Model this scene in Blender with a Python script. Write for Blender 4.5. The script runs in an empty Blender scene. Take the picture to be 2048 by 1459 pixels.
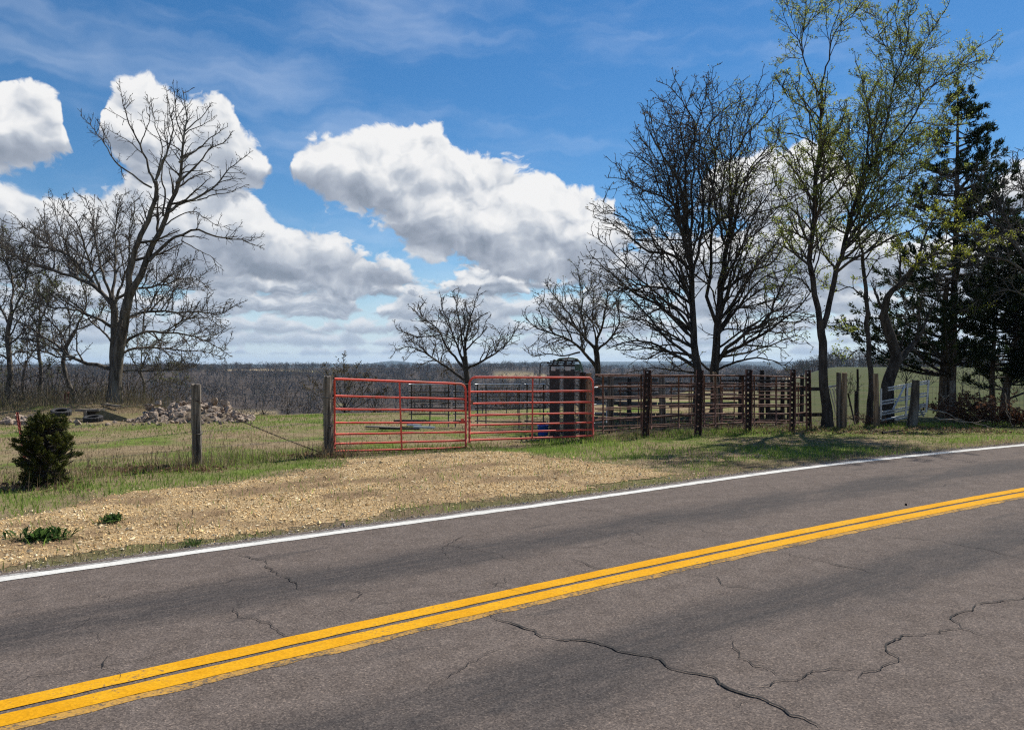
import bpy, bmesh, math, random
import numpy as np
from mathutils import Vector

# ------------------------------------------------------------------ camera, sky, sun, exposure
SC = bpy.context.scene
COL = SC.collection
H, F, CX, CY = 1.6, 1480.0, 1024.0, 729.5          # eye height; focal length and centre in photo pixels
cam_d = bpy.data.cameras.new('camera')
cam = bpy.data.objects.new('camera', cam_d); COL.objects.link(cam)
cam.location = (0, 0, H); cam.rotation_euler = (math.radians(90), 0, 0)
cam_d.sensor_width = 36.0; cam_d.lens = 36.0 * F / 2048.0
cam_d.clip_start = 0.05; cam_d.clip_end = 20000
SC.camera = cam

SUN_AZ, SUN_EL = math.radians(36), math.radians(51)      # azimuth is to the right of the view direction
world = bpy.data.worlds.new('World'); SC.world = world; world.use_nodes = True
SC.view_settings.view_transform = 'Standard'; SC.view_settings.look = 'None'
SC.view_settings.gamma = 1.0; SC.view_settings.use_curve_mapping = False
SC.view_settings.exposure = 0.50
SC.cycles.max_bounces = 6; SC.cycles.diffuse_bounces = 3; SC.cycles.glossy_bounces = 2
SC.cycles.transparent_max_bounces = 8; SC.cycles.transmission_bounces = 3; SC.cycles.volume_bounces = 0
SC.cycles.use_denoising = False; SC.cycles.filter_width = 1.2; SC.cycles.denoiser = 'OPENIMAGEDENOISE'; SC.cycles.denoising_input_passes = 'RGB_ALBEDO_NORMAL'
SC.cycles.caustics_reflective = False; SC.cycles.caustics_refractive = False

sd = bpy.data.lights.new('sun', 'SUN'); sd.energy = 4.6; sd.angle = math.radians(0.53); sd.color = (1.0, 0.95, 0.87)
sun = bpy.data.objects.new('sun', sd); COL.objects.link(sun)
sv = Vector((math.sin(SUN_AZ) * math.cos(SUN_EL), math.cos(SUN_AZ) * math.cos(SUN_EL), math.sin(SUN_EL)))
sun.rotation_euler = (-sv).to_track_quat('-Z', 'Y').to_euler(); sun.location = (20, 15, 60)


class NT:
    """small helper for building node trees"""
    def __init__(s, tree): s.t = tree; s.n = tree.nodes; s.l = tree.links; s.n.clear()
    def add(s, typ, ins=None, **kw):
        nd = s.n.new(typ)
        for k, v in kw.items(): setattr(nd, k, v)
        for k, v in (ins or {}).items(): s.put(nd, k, v)
        return nd
    def put(s, nd, k, v):
        if v is None: return
        if isinstance(v, bpy.types.NodeSocket): s.l.new(v, nd.inputs[k])
        elif isinstance(v, bpy.types.Node): s.l.new(v.outputs[0], nd.inputs[k])
        else: nd.inputs[k].default_value = v
    def m(s, op, a, b=None, c=None, clamp=False):
        nd = s.n.new('ShaderNodeMath'); nd.operation = op; nd.use_clamp = clamp
        for i, v in enumerate((a, b, c)): s.put(nd, i, v)
        return nd.outputs[0]
    def vm(s, op, a, b=None):
        nd = s.n.new('ShaderNodeVectorMath'); nd.operation = op
        s.put(nd, 0, a)
        if op == 'SCALE': s.put(nd, 3, b)
        elif b is not None: s.put(nd, 1, b)
        return nd.outputs[0]
    def mix(s, f, a, b, blend='MIX'):
        nd = s.n.new('ShaderNodeMix'); nd.data_type = 'RGBA'; nd.blend_type = blend
        s.put(nd, 0, f)
        for k, v in ((6, a), (7, b)):
            if isinstance(v, tuple) and len(v) == 3: v = v + (1,)
            s.put(nd, k, v)
        return nd.outputs[2]
    def noise(s, vec, scale, detail=3, rough=0.55, dist=0.0, dims='3D'):
        nd = s.add('ShaderNodeTexNoise', {'Scale': scale, 'Detail': detail, 'Roughness': rough, 'Distortion': dist}, noise_dimensions=dims)
        if vec is not None: s.put(nd, 'Vector', vec)
        return nd.outputs[0]
    def ramp(s, f, stops, interp='LINEAR'):
        nd = s.n.new('ShaderNodeValToRGB'); nd.color_ramp.interpolation = interp
        e = nd.color_ramp.elements
        while len(e) < len(stops): e.new(0.5)
        for i, (p, c) in enumerate(stops):
            e[i].position = p; e[i].color = tuple(c) + (1,) if len(c) == 3 else c
        s.put(nd, 0, f); return nd.outputs[0]
    def smooth(s, v, lo, hi, a=0.0, b=1.0):
        nd = s.n.new('ShaderNodeMapRange'); nd.interpolation_type = 'SMOOTHSTEP'
        s.put(nd, 0, v)
        for i, x in enumerate((lo, hi, a, b)): s.put(nd, i + 1, x)
        return nd.outputs[0]
    def lin(s, v, lo, hi, a=0.0, b=1.0):
        nd = s.n.new('ShaderNodeMapRange'); s.put(nd, 0, v)
        for i, x in enumerate((lo, hi, a, b)): s.put(nd, i + 1, x)
        return nd.outputs[0]


def build_sky():
    n = NT(world.node_tree)
    PER = 2 * math.pi / 3                      # the cloud field repeats every 120 degrees round the horizon
    EM = 0.7
    g = n.add('ShaderNodeTexCoord').outputs['Generated']
    sky = n.add('ShaderNodeTexSky', sky_type='NISHITA', sun_disc=False, sun_elevation=SUN_EL,
                sun_rotation=SUN_AZ, altitude=300, air_density=1.0, dust_density=0.05, ozone_density=3.0)
    xyz = n.add('ShaderNodeSeparateXYZ', {0: g})
    x, y, z = xyz.outputs
    h = n.m('MAXIMUM', n.m('SQRT', n.m('ADD', n.m('MULTIPLY', x, x), n.m('MULTIPLY', y, y))), 0.02)
    E = n.m('DIVIDE', z, h)
    az = n.m('ARCTAN2', x, y)
    azm = n.m('SUBTRACT', n.m('PINGPONG', n.m('ADD', az, PER / 2), PER), PER / 2)      # mirrored every 120 degrees
    a01 = n.m('ADD', n.m('DIVIDE', azm, PER), 0.5)
    cyl = n.add('ShaderNodeCombineXYZ', {0: azm, 1: E, 2: 0.0}).outputs[0]

    def curve(pts):                             # photo-style outline points -> elevation over azimuth
        nd = n.n.new('ShaderNodeFloatCurve'); cv = nd.mapping.curves[0]
        out = []
        for px, py in pts:
            a = math.atan((px - CX) / F); e = (CY - py) / F * math.cos(a)
            out.append((a / PER + 0.5, max(0.0, min(1.0, e / EM))))
        ends = (out[0][1] + out[-1][1]) / 2
        out = [(0.0, ends)] + out + [(1.0, ends)]
        cv.points[0].location = out[0]; cv.points[1].location = out[-1]
        for p in out[1:-1]: cv.points.new(*p)
        for p in cv.points: p.handle_type = 'AUTO_CLAMPED'
        nd.mapping.update(); n.put(nd, 'Value', a01)
        return n.m('MULTIPLY', nd.outputs[0], EM)

    up_top = curve([(-150, 200), (-60, 160), (0, 158), (45, 162), (85, 182), (110, 200), (130, 250), (140, 300), (165, 345), (190, 335),
                    (202, 230), (222, 182), (250, 163), (300, 157), (335, 172), (360, 196), (400, 186), (430, 190), (460, 214), (480, 262), (520, 300), (548, 350), (565, 362),
                    (582, 312), (640, 278), (700, 264), (760, 254), (850, 252), (890, 276), (912, 300), (960, 312), (1010, 330), (1060, 336), (1100, 346), (1135, 376),
                    (1165, 380), (1200, 392), (1235, 425), (1265, 470), (1300, 510), (1350, 480), (1390, 420), (1420, 340), (1470, 318), (1520, 312), (1570, 300), (1640, 290), (1690, 320), (1730, 400), (1780, 500), (1850, 500),
                    (1950, 420), (2050, 330), (2200, 300), (2350, 380)])
    up_base = curve([(-150, 340), (0, 343), (60, 336), (110, 312), (140, 290), (165, 280), (190, 270), (205, 280), (250, 330), (330, 370), (430, 390), (520, 372), (548, 330), (565, 320),
                     (590, 362), (640, 392), (700, 418), (760, 440), (800, 478), (850, 512), (900, 528), (960, 535), (1050, 562), (1120, 560), (1170, 550), (1215, 530), (1250, 510), (1290, 470), (1340, 440), (1380, 420), (1410, 400),
                     (1450, 440), (1560, 450), (1650, 440), (1710, 410), (1760, 400), (1850, 440), (1930, 440), (2050, 420), (2200, 430), (2350, 420)])
    lo_top = curve([(-150, 380), (-60, 370), (0, 368), (60, 386), (105, 402), (180, 388), (225, 372), (260, 352), (330, 346), (400, 350), (480, 372), (520, 402), (560, 440), (610, 464), (690, 490), (745, 520), (800, 535),
                    (840, 560), (900, 570), (1000, 560), (1100, 566), (1200, 500), (1300, 480), (1400, 470), (1500, 460), (1600, 440), (1700, 450), (1850, 480), (2050, 470), (2300, 420)])

    def puffs(vec, sc):
        nd = n.add('ShaderNodeTexVoronoi', {'Scale': sc, 'Detail': 2.0, 'Roughness': 0.5, 'Lacunarity': 2.3, 'Vector': vec}, feature='F1', voronoi_dimensions='2D', normalize=True)
        return n.m('SUBTRACT', 0.42, nd.outputs['Distance'])
    warp = n.add('ShaderNodeTexNoise', {'Scale': 9.0, 'Detail': 4.0, 'Roughness': 0.6, 'Vector': cyl}, noise_dimensions='2D')
    wv = n.vm('ADD', cyl, n.vm('SCALE', n.vm('SUBTRACT', warp.outputs['Color'], (0.5, 0.5, 0.5)), 0.06))
    sq = n.vm('MULTIPLY', wv, (1, 1.3, 1))
    p0 = puffs(sq, 14.0)
    p1 = puffs(n.vm('ADD', sq, (0.010, 0.024, 0.0)), 14.0)
    fine = n.noise(sq, 40.0, 4, 0.62, dims='2D')
    finec = n.m('SUBTRACT', fine, 0.5)
    relief = n.m('SUBTRACT', p0, p1)

    def layer(top, base, amp, soft, basefac):
        dt = n.m('SUBTRACT', top, E)
        db = n.m('MULTIPLY', n.m('SUBTRACT', E, base), basefac)
        d = n.m('MINIMUM', dt, db)
        d = n.m('ADD', d, n.m('ADD', n.m('MULTIPLY', p0, amp), n.m('MULTIPLY', finec, amp * 0.55)))
        al = n.smooth(d, 0.0, soft)
        t = n.m('DIVIDE', n.m('SUBTRACT', E, base), n.m('MAXIMUM', n.m('SUBTRACT', top, base), 0.02), clamp=True)
        return d, al, t
    du, au, tu = layer(up_top, up_base, 0.05, 0.010, 0.8)
    lw_ = n.vm('MULTIPLY', wv, (1.0, 2.3, 1.0))
    q0 = puffs(lw_, 21.0); q1 = puffs(n.vm('ADD', lw_, (0.006, 0.022, 0.0)), 21.0); qrel = n.m('SUBTRACT', q0, q1)
    def row(top, base, amp, soft, pf, rel, lit, far):
        d = n.m('ADD', n.m('MINIMUM', n.m('SUBTRACT', top, E), n.m('MULTIPLY', n.m('SUBTRACT', E, base), 1.2)), n.m('ADD', n.m('MULTIPLY', pf, amp), n.m('MULTIPLY', finec, amp * 0.5)))
        al_ = n.smooth(d, 0.0, soft)
        t = n.m('DIVIDE', n.m('SUBTRACT', E, base), n.m('MAXIMUM', n.m('SUBTRACT', top, base), 0.006), clamp=True)
        l = n.m('ADD', n.m('MULTIPLY', n.smooth(t, 0.1, 0.9), 0.55), n.m('ADD', n.m('MULTIPLY', rel, lit), n.m('ADD', 0.28, n.m('MULTIPLY', finec, 0.15))), clamp=True)
        return al_, l, far
    rowset = []
    for (yt, yb, f, am, pa, soft, lit, far, seed) in ((700, 712, 26.0, 0.020, 0.006, 0.007, 0.30, 0.60, 9.3), (676, 694, 19.0, 0.026, 0.010, 0.008, 0.45, 0.48, 7.7), (645, 670, 13.0, 0.040, 0.016, 0.009, 0.6, 0.34, 5.1), (598, 636, 9.0, 0.055, 0.024, 0.010, 0.8, 0.20, 3.9), (548, 596, 6.5, 0.075, 0.034, 0.011, 1.0, 0.10, 1.3)):
        nz = n.noise(n.add('ShaderNodeCombineXYZ', {0: n.m('MULTIPLY', azm, f), 1: seed, 2: 0.0}).outputs[0], 1.0, 2, 0.5, 0.0, '2D')
        et = (CY - yt) / F; eb = (CY - yb) / F
        rowset.append(row(n.m('ADD', et + 0.12 * am, n.m('MULTIPLY', n.m('SUBTRACT', nz, 0.5), am * 2.4)), n.m('ADD', n.m('ADD', eb, n.m('MULTIPLY', n.m('SUBTRACT', 0.5, nz), am * 0.35)), n.m('MULTIPLY', finec, am * 0.35)), pa * 1.6, soft, q0, qrel, lit * 1.3, far))
    rowset.append(row(lo_top, n.m('ADD', (CY - 575) / F, n.m('MULTIPLY', finec, 0.02)), 0.055, 0.011, p0, relief, 1.3, 0.03))
    up_l = n.m('ADD', n.m('MULTIPLY', n.smooth(tu, 0.05, 0.70), 0.70), n.m('ADD', n.m('MULTIPLY', relief, 1.5), n.m('ADD', 0.22, n.m('MULTIPLY', finec, 0.15))), clamp=True)
    up_l = n.m('ADD', up_l, n.smooth(du, 0.03, 0.0, 0.0, 0.18), clamp=True)
    stops = [(0.0, (0.27, 0.32, 0.40)), (0.3, (0.40, 0.45, 0.54)), (0.55, (0.56, 0.61, 0.69)), (0.8, (0.85, 0.87, 0.90)), (1.0, (1.0, 1.0, 1.0))]
    K = 6.4
    cu = n.vm('SCALE', n.ramp(up_l, stops), K)
    cir = n.noise(n.vm('MULTIPLY', n.vm('ADD', cyl, n.vm('SCALE', warp.outputs['Color'], 0.06)), (2.0, 8.0, 1.0)), 1.1, 4, 0.62, 0.0, '2D')
    cir = n.m('MULTIPLY', n.smooth(cir, 0.42, 0.85), 0.26)
    tint = n.add('ShaderNodeHueSaturation', {'Saturation': 1.30, 'Value': 0.70, 'Color': sky.outputs[0]})
    hz = n.m('MULTIPLY', n.m('SUBTRACT', 1.0, n.smooth(E, 0.0, 0.14)), 0.75)
    col = n.mix(hz, tint.outputs[0], (3.9, 4.9, 6.1))
    col = n.mix(cir, col, (6.5, 7.0, 7.8))
    for al_, l_, far in rowset:
        cc = n.mix(far, n.vm('SCALE', n.ramp(l_, stops), K), (3.5, 4.3, 5.2))
        col = n.mix(al_, col, cc)
    col = n.mix(au, col, cu)
    bg = n.add('ShaderNodeBackground', {0: col, 1: 0.10})
    n.add('ShaderNodeOutputWorld', {0: bg})
build_sky()
world.cycles.sampling_method = 'MANUAL'; world.cycles.sample_map_resolution = 512

# ------------------------------------------------------------------ helpers
RNG = np.random.default_rng(7)
random.seed(7)
def W(px, py, Z): return np.array([(px - CX) / F * Z, Z, H - (py - CY) / F * Z])
def G(px, py):
    Z = H * F / (py - CY); return np.array([(px - CX) / F * Z, Z, 0.0])

def tag(o, label=None, cat=None, group=None, kind=None):
    if label: o['label'] = label
    if cat: o['category'] = cat
    if group: o['group'] = group
    if kind: o['kind'] = kind
    return o
def empty(name, loc, label, cat, group=None):
    o = bpy.data.objects.new(name, None); COL.objects.link(o); o.location = tuple(float(v) for v in loc)
    o.empty_display_size = 0.2
    return tag(o, label, cat, group)

class MB:
    """collects shapes into one mesh (world coordinates); build() links it, relative to its parent"""
    def __init__(s): s.v = []; s.f = []; s.k = 0; s.sm = []
    def add(s, v, f, smooth=False):
        v = np.asarray(v, float); s.v.append(v)
        s.f += [tuple(i + s.k for i in q) for q in f]; s.sm += [smooth] * len(f); s.k += len(v); return s
    def box(s, c, size, rz=0.0, axes=None, jit=0.0):
        c = np.asarray(c, float); hx, hy, hz = [q / 2 for q in size]
        P = np.array([(a, b, d) for d in (-hz, hz) for b in (-hy, hy) for a in (-hx, hx)])
        if jit: P = P + RNG.normal(0, jit, P.shape)
        if axes is not None: P = P @ np.asarray(axes)
        elif rz:
            ca, sa = math.cos(rz), math.sin(rz); P = P @ np.array([(ca, sa, 0), (-sa, ca, 0), (0, 0, 1)])
        return s.add(P + c, [(0, 2, 3, 1), (4, 5, 7, 6), (0, 1, 5, 4), (2, 6, 7, 3), (0, 4, 6, 2), (1, 3, 7, 5)])
    def beam(s, a, b, w, t, up=(0, 0, 1), jit=0.0):
        a = np.asarray(a, float); b = np.asarray(b, float); d = b - a; L = np.linalg.norm(d); d = d / L
        u = np.asarray(up, float); sd_ = np.cross(d, u)
        if np.linalg.norm(sd_) < 1e-3: sd_ = np.cross(d, (1, 0, 0))
        sd_ /= np.linalg.norm(sd_); u = np.cross(sd_, d)
        return s.box((a + b) / 2, (L, t, w), axes=np.array([d, sd_, u]), jit=jit)
    def tube(s, pts, r, sides=8, cap=True, smooth=True):
        P = np.asarray(pts, float); n = len(P); r = np.broadcast_to(np.asarray(r, float), (n,))
        T = np.gradient(P, axis=0); T /= np.linalg.norm(T, axis=1)[:, None] + 1e-9
        ref = np.array([0.13, 0.31, 0.94]); m = abs(T.mean(0) @ ref)
        if m > 0.9 * np.linalg.norm(T.mean(0)): ref = np.array([0.92, 0.37, 0.11])
        U = np.cross(T, ref); U /= np.linalg.norm(U, axis=1)[:, None]; V = np.cross(T, U)
        a = np.arange(sides) * 2 * math.pi / sides
        R = P[:, None] + r[:, None, None] * (np.cos(a)[None, :, None] * U[:, None] + np.sin(a)[None, :, None] * V[:, None])
        f = [(i * sides + j, i * sides + (j + 1) % sides, (i + 1) * sides + (j + 1) % sides, (i + 1) * sides + j) for i in range(n - 1) for j in range(sides)]
        s.add(R.reshape(-1, 3), f, smooth)
        if cap:
            k = s.k - n * sides
            s.f += [tuple(k + j for j in range(sides)), tuple(k + (n - 1) * sides + j for j in reversed(range(sides)))]; s.sm += [False, False]
        return s
    def build(s, name, mat, parent=None):
        me = bpy.data.meshes.new(name)
        v = np.concatenate(s.v)
        if parent is not None: v = v - np.array(origin_of(parent))
        me.from_pydata(v.tolist(), [], s.f)
        if any(s.sm): me.polygons.foreach_set('use_smooth', s.sm)
        me.materials.append(mat); me.update()
        o = bpy.data.objects.new(name, me); COL.objects.link(o)
        if parent is not None: o.parent = parent
        return o
def origin_of(o):
    v = Vector((0, 0, 0))
    while o is not None: v = v + o.location; o = o.parent
    return v

def raw_mesh(name, V, Fc, mat, parent=None, nper=None, smooth=False, cols=None, attrs=None):
    """fast mesh from numpy: Fc is (n,3) or (n,4)"""
    V = np.asarray(V, np.float32)
    if parent is not None: V = V - np.array(origin_of(parent), np.float32)
    Fc = np.asarray(Fc, np.int32); n, k = Fc.shape
    me = bpy.data.meshes.new(name)
    me.vertices.add(len(V)); me.vertices.foreach_set('co', V.ravel())
    me.loops.add(n * k); me.loops.foreach_set('vertex_index', Fc.ravel())
    me.polygons.add(n); me.polygons.foreach_set('loop_start', np.arange(0, n * k, k, dtype=np.int32))
    me.polygons.foreach_set('use_smooth', np.full(n, smooth))
    me.update(calc_edges=True)
    if cols is not None:
        at = me.color_attributes.new('tint', 'FLOAT_COLOR', 'POINT')
        c4 = np.ones((len(V), 4), np.float32); c4[:, :3] = cols; at.data.foreach_set('color', c4.ravel())
    for k2, arr in (attrs or {}).items():
        at = me.color_attributes.new(k2, 'FLOAT_COLOR', 'POINT')
        c4 = np.ones((len(V), 4), np.float32); c4[:, :3] = arr; at.data.foreach_set('color', c4.ravel())
    me.materials.append(mat)
    o = bpy.data.objects.new(name, me); COL.objects.link(o)
    if parent is not None: o.parent = parent
    return o

def vnoise(x, y, seed=0):
    """smooth lattice noise, 0..1"""
    x = np.asarray(x, float); y = np.asarray(y, float)
    xi = np.floor(x).astype(np.int64); yi = np.floor(y).astype(np.int64); fx = x - xi; fy = y - yi
    fx = fx * fx * (3 - 2 * fx); fy = fy * fy * (3 - 2 * fy)
    def hsh(a, b):
        q = (a * 374761393 + b * 668265263 + seed * 1442695041) & 0xffffffff
        q = ((q ^ (q >> 13)) * 1274126177) & 0xffffffff
        return ((q ^ (q >> 16)) & 0xffff) / 65535.0
    return (hsh(xi, yi) * (1 - fx) + hsh(xi + 1, yi) * fx) * (1 - fy) + (hsh(xi, yi + 1) * (1 - fx) + hsh(xi + 1, yi + 1) * fx) * fy
def fbm(x, y, seed=0, oct=4):
    s = 0; a = 0.5
    for i in range(oct): s = s + a * vnoise(np.asarray(x) * 2 ** i, np.asarray(y) * 2 ** i, seed + i * 17); a *= 0.5
    return s / (1 - 0.5 ** oct)
def sstep(x, a, b):
    t = np.clip((np.asarray(x, float) - a) / (b - a), 0, 1); return t * t * (3 - 2 * t)

# ------------------------------------------------------------------ materials
def pmat(name, build, rough=0.8, spec=0.3, bump=None):
    m = bpy.data.materials.new(name); m.use_nodes = True; n = NT(m.node_tree)
    b = n.add('ShaderNodeBsdfPrincipled', {'Roughness': rough, 'Specular IOR Level': spec})
    n.add('ShaderNodeOutputMaterial', {0: b})
    build(n, b); return m
def add_bump(n, b, h, strength=0.5, dist=0.02):
    bp = n.add('ShaderNodeBump', {'Strength': strength, 'Distance': dist, 'Height': h}); n.put(b, 'Normal', bp.outputs[0])
def two_tone(name, c1, c2, scale=8.0, stretch=(1, 1, 1), rough=0.85, spec=0.2, bump=0.4, bdist=0.01, detail=5, metallic=0.0, c3=None, s3=2.0):
    def bl(n, b):
        v = n.vm('MULTIPLY', n.add('ShaderNodeTexCoord').outputs['Object'], stretch)
        f = n.noise(v, scale, detail, 0.62)
        c = n.mix(n.smooth(f, 0.35, 0.65), c1, c2)
        if c3: c = n.mix(n.smooth(n.noise(v, s3, 4, 0.6), 0.5, 0.66), c, c3)
        n.put(b, 'Base Color', c); n.put(b, 'Metallic', metallic)
        if bump: add_bump(n, b, f, bump, bdist)
    return pmat(name, bl, rough, spec)
def tint_mat(name, rough=0.75, trans=0.0, spec=0.15, var=0.35):
    """colour from the 'tint' attribute of the pieces themselves, slightly varied"""
    m = bpy.data.materials.new(name); m.use_nodes = True; n = NT(m.node_tree)
    c = n.add('ShaderNodeVertexColor', layer_name='tint').outputs[0]
    f = n.noise(n.add('ShaderNodeTexCoord').outputs['Object'], 3.0, 2)
    c = n.mix(1.0, c, n.ramp(f, [(0.3, (1 - var,) * 3), (0.7, (1 + var * 0.4,) * 3)]), 'MULTIPLY')
    b = n.add('ShaderNodeBsdfPrincipled', {'Base Color': c, 'Roughness': rough, 'Specular IOR Level': spec})
    out = b
    if trans:
        t = n.add('ShaderNodeBsdfTranslucent', {0: c}); out = n.add('ShaderNodeMixShader', {0: trans, 1: b, 2: t})
    n.add('ShaderNodeOutputMaterial', {0: out}); return m

M = {}
M['bark_dark'] = two_tone('bark_dark', (0.030, 0.026, 0.023), (0.085, 0.073, 0.062), 9, (1, 1, 0.22), 0.95, 0.1, 0.9, 0.05)
M['bark_grey'] = two_tone('bark_grey', (0.055, 0.048, 0.040), (0.17, 0.145, 0.115), 8, (1, 1, 0.2), 0.95, 0.1, 1.0, 0.06, c3=(0.20, 0.19, 0.16), s3=1.5)
M['bark_brown'] = two_tone('bark_brown', (0.045, 0.034, 0.025), (0.13, 0.095, 0.065), 10, (1, 1, 0.22), 0.95, 0.1, 1.0, 0.05)
M['twig'] = two_tone('twig', (0.052, 0.044, 0.036), (0.105, 0.088, 0.070), 3, (1, 1, 1), 0.9, 0.1, 0)
M['twig_grey'] = two_tone('twig_grey', (0.075, 0.066, 0.058), (0.15, 0.132, 0.115), 3, (1, 1, 1), 0.9, 0.1, 0)
M['wood_post'] = two_tone('wood_post', (0.09, 0.075, 0.06), (0.30, 0.26, 0.21), 14, (1, 1, 0.06), 0.9, 0.15, 0.9, 0.012, c3=(0.04, 0.034, 0.03), s3=9)
M['wood_tan'] = two_tone('wood_tan', (0.16, 0.11, 0.07), (0.46, 0.34, 0.22), 12, (1, 1, 0.07), 0.9, 0.15, 0.8, 0.012, c3=(0.08, 0.06, 0.045), s3=6)
M['wood_dark'] = two_tone('wood_dark', (0.022, 0.019, 0.016), (0.075, 0.062, 0.052), 12, (1, 1, 0.08), 0.9, 0.15, 0.7, 0.01)
M['wood_rail'] = two_tone('wood_rail', (0.07, 0.062, 0.052), (0.20, 0.18, 0.155), 10, (0.1, 1, 1), 0.92, 0.1, 0.7, 0.01)
M['red_paint'] = two_tone('red_paint', (0.74, 0.115, 0.075), (0.66, 0.085, 0.060), 6, (1, 1, 1), 0.6, 0.25, 0.1, 0.003, c3=(0.50, 0.13, 0.085), s3=5)
M['red_faded'] = two_tone('red_faded', (0.16, 0.035, 0.028), (0.30, 0.07, 0.05), 14, (1, 1, 0.3), 0.7, 0.3, 0.2, 0.003, c3=(0.08, 0.04, 0.03), s3=8)
M['pink_paint'] = two_tone('pink_paint', (0.62, 0.33, 0.22), (0.50, 0.22, 0.15), 9, (1, 1, 1), 0.6, 0.3, 0.1, 0.003)
M['rust'] = two_tone('rust', (0.12, 0.058, 0.040), (0.27, 0.145, 0.105), 11, (1, 1, 1), 0.8, 0.25, 0.3, 0.004, c3=(0.045, 0.025, 0.02), s3=3)
M['rust_dark'] = two_tone('rust_dark', (0.022, 0.014, 0.012), (0.06, 0.032, 0.026), 9, (1, 1, 1), 0.8, 0.3, 0.3, 0.004)
M['dark_steel'] = two_tone('dark_steel', (0.018, 0.019, 0.020), (0.045, 0.042, 0.040), 8, (1, 1, 1), 0.6, 0.4, 0.2, 0.003)
M['panel_steel'] = two_tone('panel_steel', (0.03, 0.026, 0.024), (0.075, 0.06, 0.052), 7, (1, 1, 1), 0.6, 0.4, 0.1, 0.003)
M['galvanised'] = two_tone('galvanised', (0.34, 0.37, 0.40), (0.50, 0.53, 0.56), 12, (1, 1, 1), 0.42, 0.5, 0.1, 0.002, metallic=0.55)
M['green_paint'] = two_tone('green_paint', (0.05, 0.10, 0.075), (0.09, 0.16, 0.12), 7, (1, 1, 1), 0.5, 0.4, 0.1, 0.003, c3=(0.10, 0.07, 0.05), s3=5)
M['pale_metal'] = two_tone('pale_metal', (0.42, 0.42, 0.40), (0.58, 0.57, 0.54), 9, (1, 1, 1), 0.55, 0.4, 0.1, 0.003)
M['blue_plastic'] = two_tone('blue_plastic', (0.012, 0.07, 0.36), (0.02, 0.11, 0.46), 5, (1, 1, 1), 0.4, 0.4, 0.05, 0.002)
M['wire'] = two_tone('wire', (0.11, 0.10, 0.09), (0.20, 0.18, 0.165), 9, (1, 1, 1), 0.6, 0.4, 0, metallic=0.3)
M['rubber'] = two_tone('rubber', (0.016, 0.016, 0.017), (0.035, 0.034, 0.034), 9, (1, 1, 1), 0.75, 0.3, 0.2, 0.004)
M['rock'] = two_tone('rock', (0.27, 0.20, 0.145), (0.52, 0.43, 0.345), 4, (1, 1, 1), 0.95, 0.1, 0.9, 0.05, c3=(0.17, 0.12, 0.085), s3=2.5)
M['foliage'] = tint_mat('foliage', 0.6, 0.5)
M['cedar'] = tint_mat('cedar', 0.65, 0.3)
M['grass'] = tint_mat('grass', 0.7, 0.5, 0.08)
M['straw'] = tint_mat('straw', 0.8, 0.2)
M['stones'] = tint_mat('stones', 0.9, 0.0)
M['far_wood'] = tint_mat('far_wood', 0.95, 0.0, 0.05)

# ------------------------------------------------------------------ terrain
_azp = [math.atan((p - CX) / F) for p in (-400, 0, 250, 340, 480, 900, 1100, 1300, 1500)]
_azr = [42, 38, 37, 25.5, 23.5, 24.5, 27, 36, 60]
def terrain(x, y):
    x = np.asarray(x, float); y = np.asarray(y, float)
    r = np.hypot(x, y); az = np.arctan2(x, y)
    Rc = np.interp(az, _azp, _azr)
    d = r - Rc
    zl = np.interp(d, [0, 6, 15, 40, 90, 150, 280, 450, 850, 1250, 1800, 6500], [0, -0.3, -1.6, -6.5, -16, -25, -35, -31, -9, -3.5, -8, -33])
    zr = np.interp(r, [0, 22, 45, 100, 180, 300, 420, 700, 6500], [0, 0, -0.7, -0.9, -0.3, 0.4, 0.0, -9, -33])
    w = sstep(az, math.atan((1380 - CX) / F), math.atan((1680 - CX) / F)); w = np.maximum(w, sstep(-az, 0.85, 1.3))
    z = zl * (1 - w) + zr * w
    z = z + (fbm(x / 5.0, y / 5.0, 3, 3) - 0.5) * 0.10 * sstep(r, 9, 20)
    z = z + 0.30 * np.exp(-(((x + 14.3) / 2.2) ** 2 + ((y - 25.0) / 1.8) ** 2))       # earth bank behind the tyres
    z = z + (fbm(x / 170.0, y / 170.0, 9, 4) - 0.5) * (30 * sstep(r, 180, 420) * (1 - 0.55 * sstep(r, 800, 1000)) * (1 - w) + 2.0 * w * sstep(r, 60, 200))
    return z

# road centre line
def road_c(x):
    x = np.asarray(x, float); xc = np.clip(x, -14, 14)
    y = 5.06 + 0.705 * xc - 0.0075 * xc ** 2
    s = 0.705 - 0.015 * xc
    return y + s * (x - xc), s
def road_pt(x, v, z=0.0):
    """point at centre-line abscissa x, offset v to the far side"""
    y, s = road_c(x); L = np.sqrt(1 + s * s)
    wv = np.where(np.asarray(v, float) > 0.3, 1 + 0.11 * sstep(x, 1.5, 7), 1.0)
    v = np.asarray(v, float) * wv
    return np.stack([x - v * s / L, y + v / L, np.zeros_like(y) + z], -1)
EDGE = 2.55                                            # white line offset
def road_v(x, y):
    """offset of a ground point from the centre line (approximate inverse)"""
    x = np.asarray(x, float); y = np.asarray(y, float); t = x.copy()
    for _ in range(4):
        yc, s = road_c(t); t = t + ((x - t) + (y - yc) * s) / (1 + s * s)
    yc, s = road_c(t); v = ((y - yc) - s * (x - t)) / np.sqrt(1 + s * s)
    return np.where(v > 0.3, v / (1 + 0.11 * sstep(t, 1.5, 7)), v)

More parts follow.
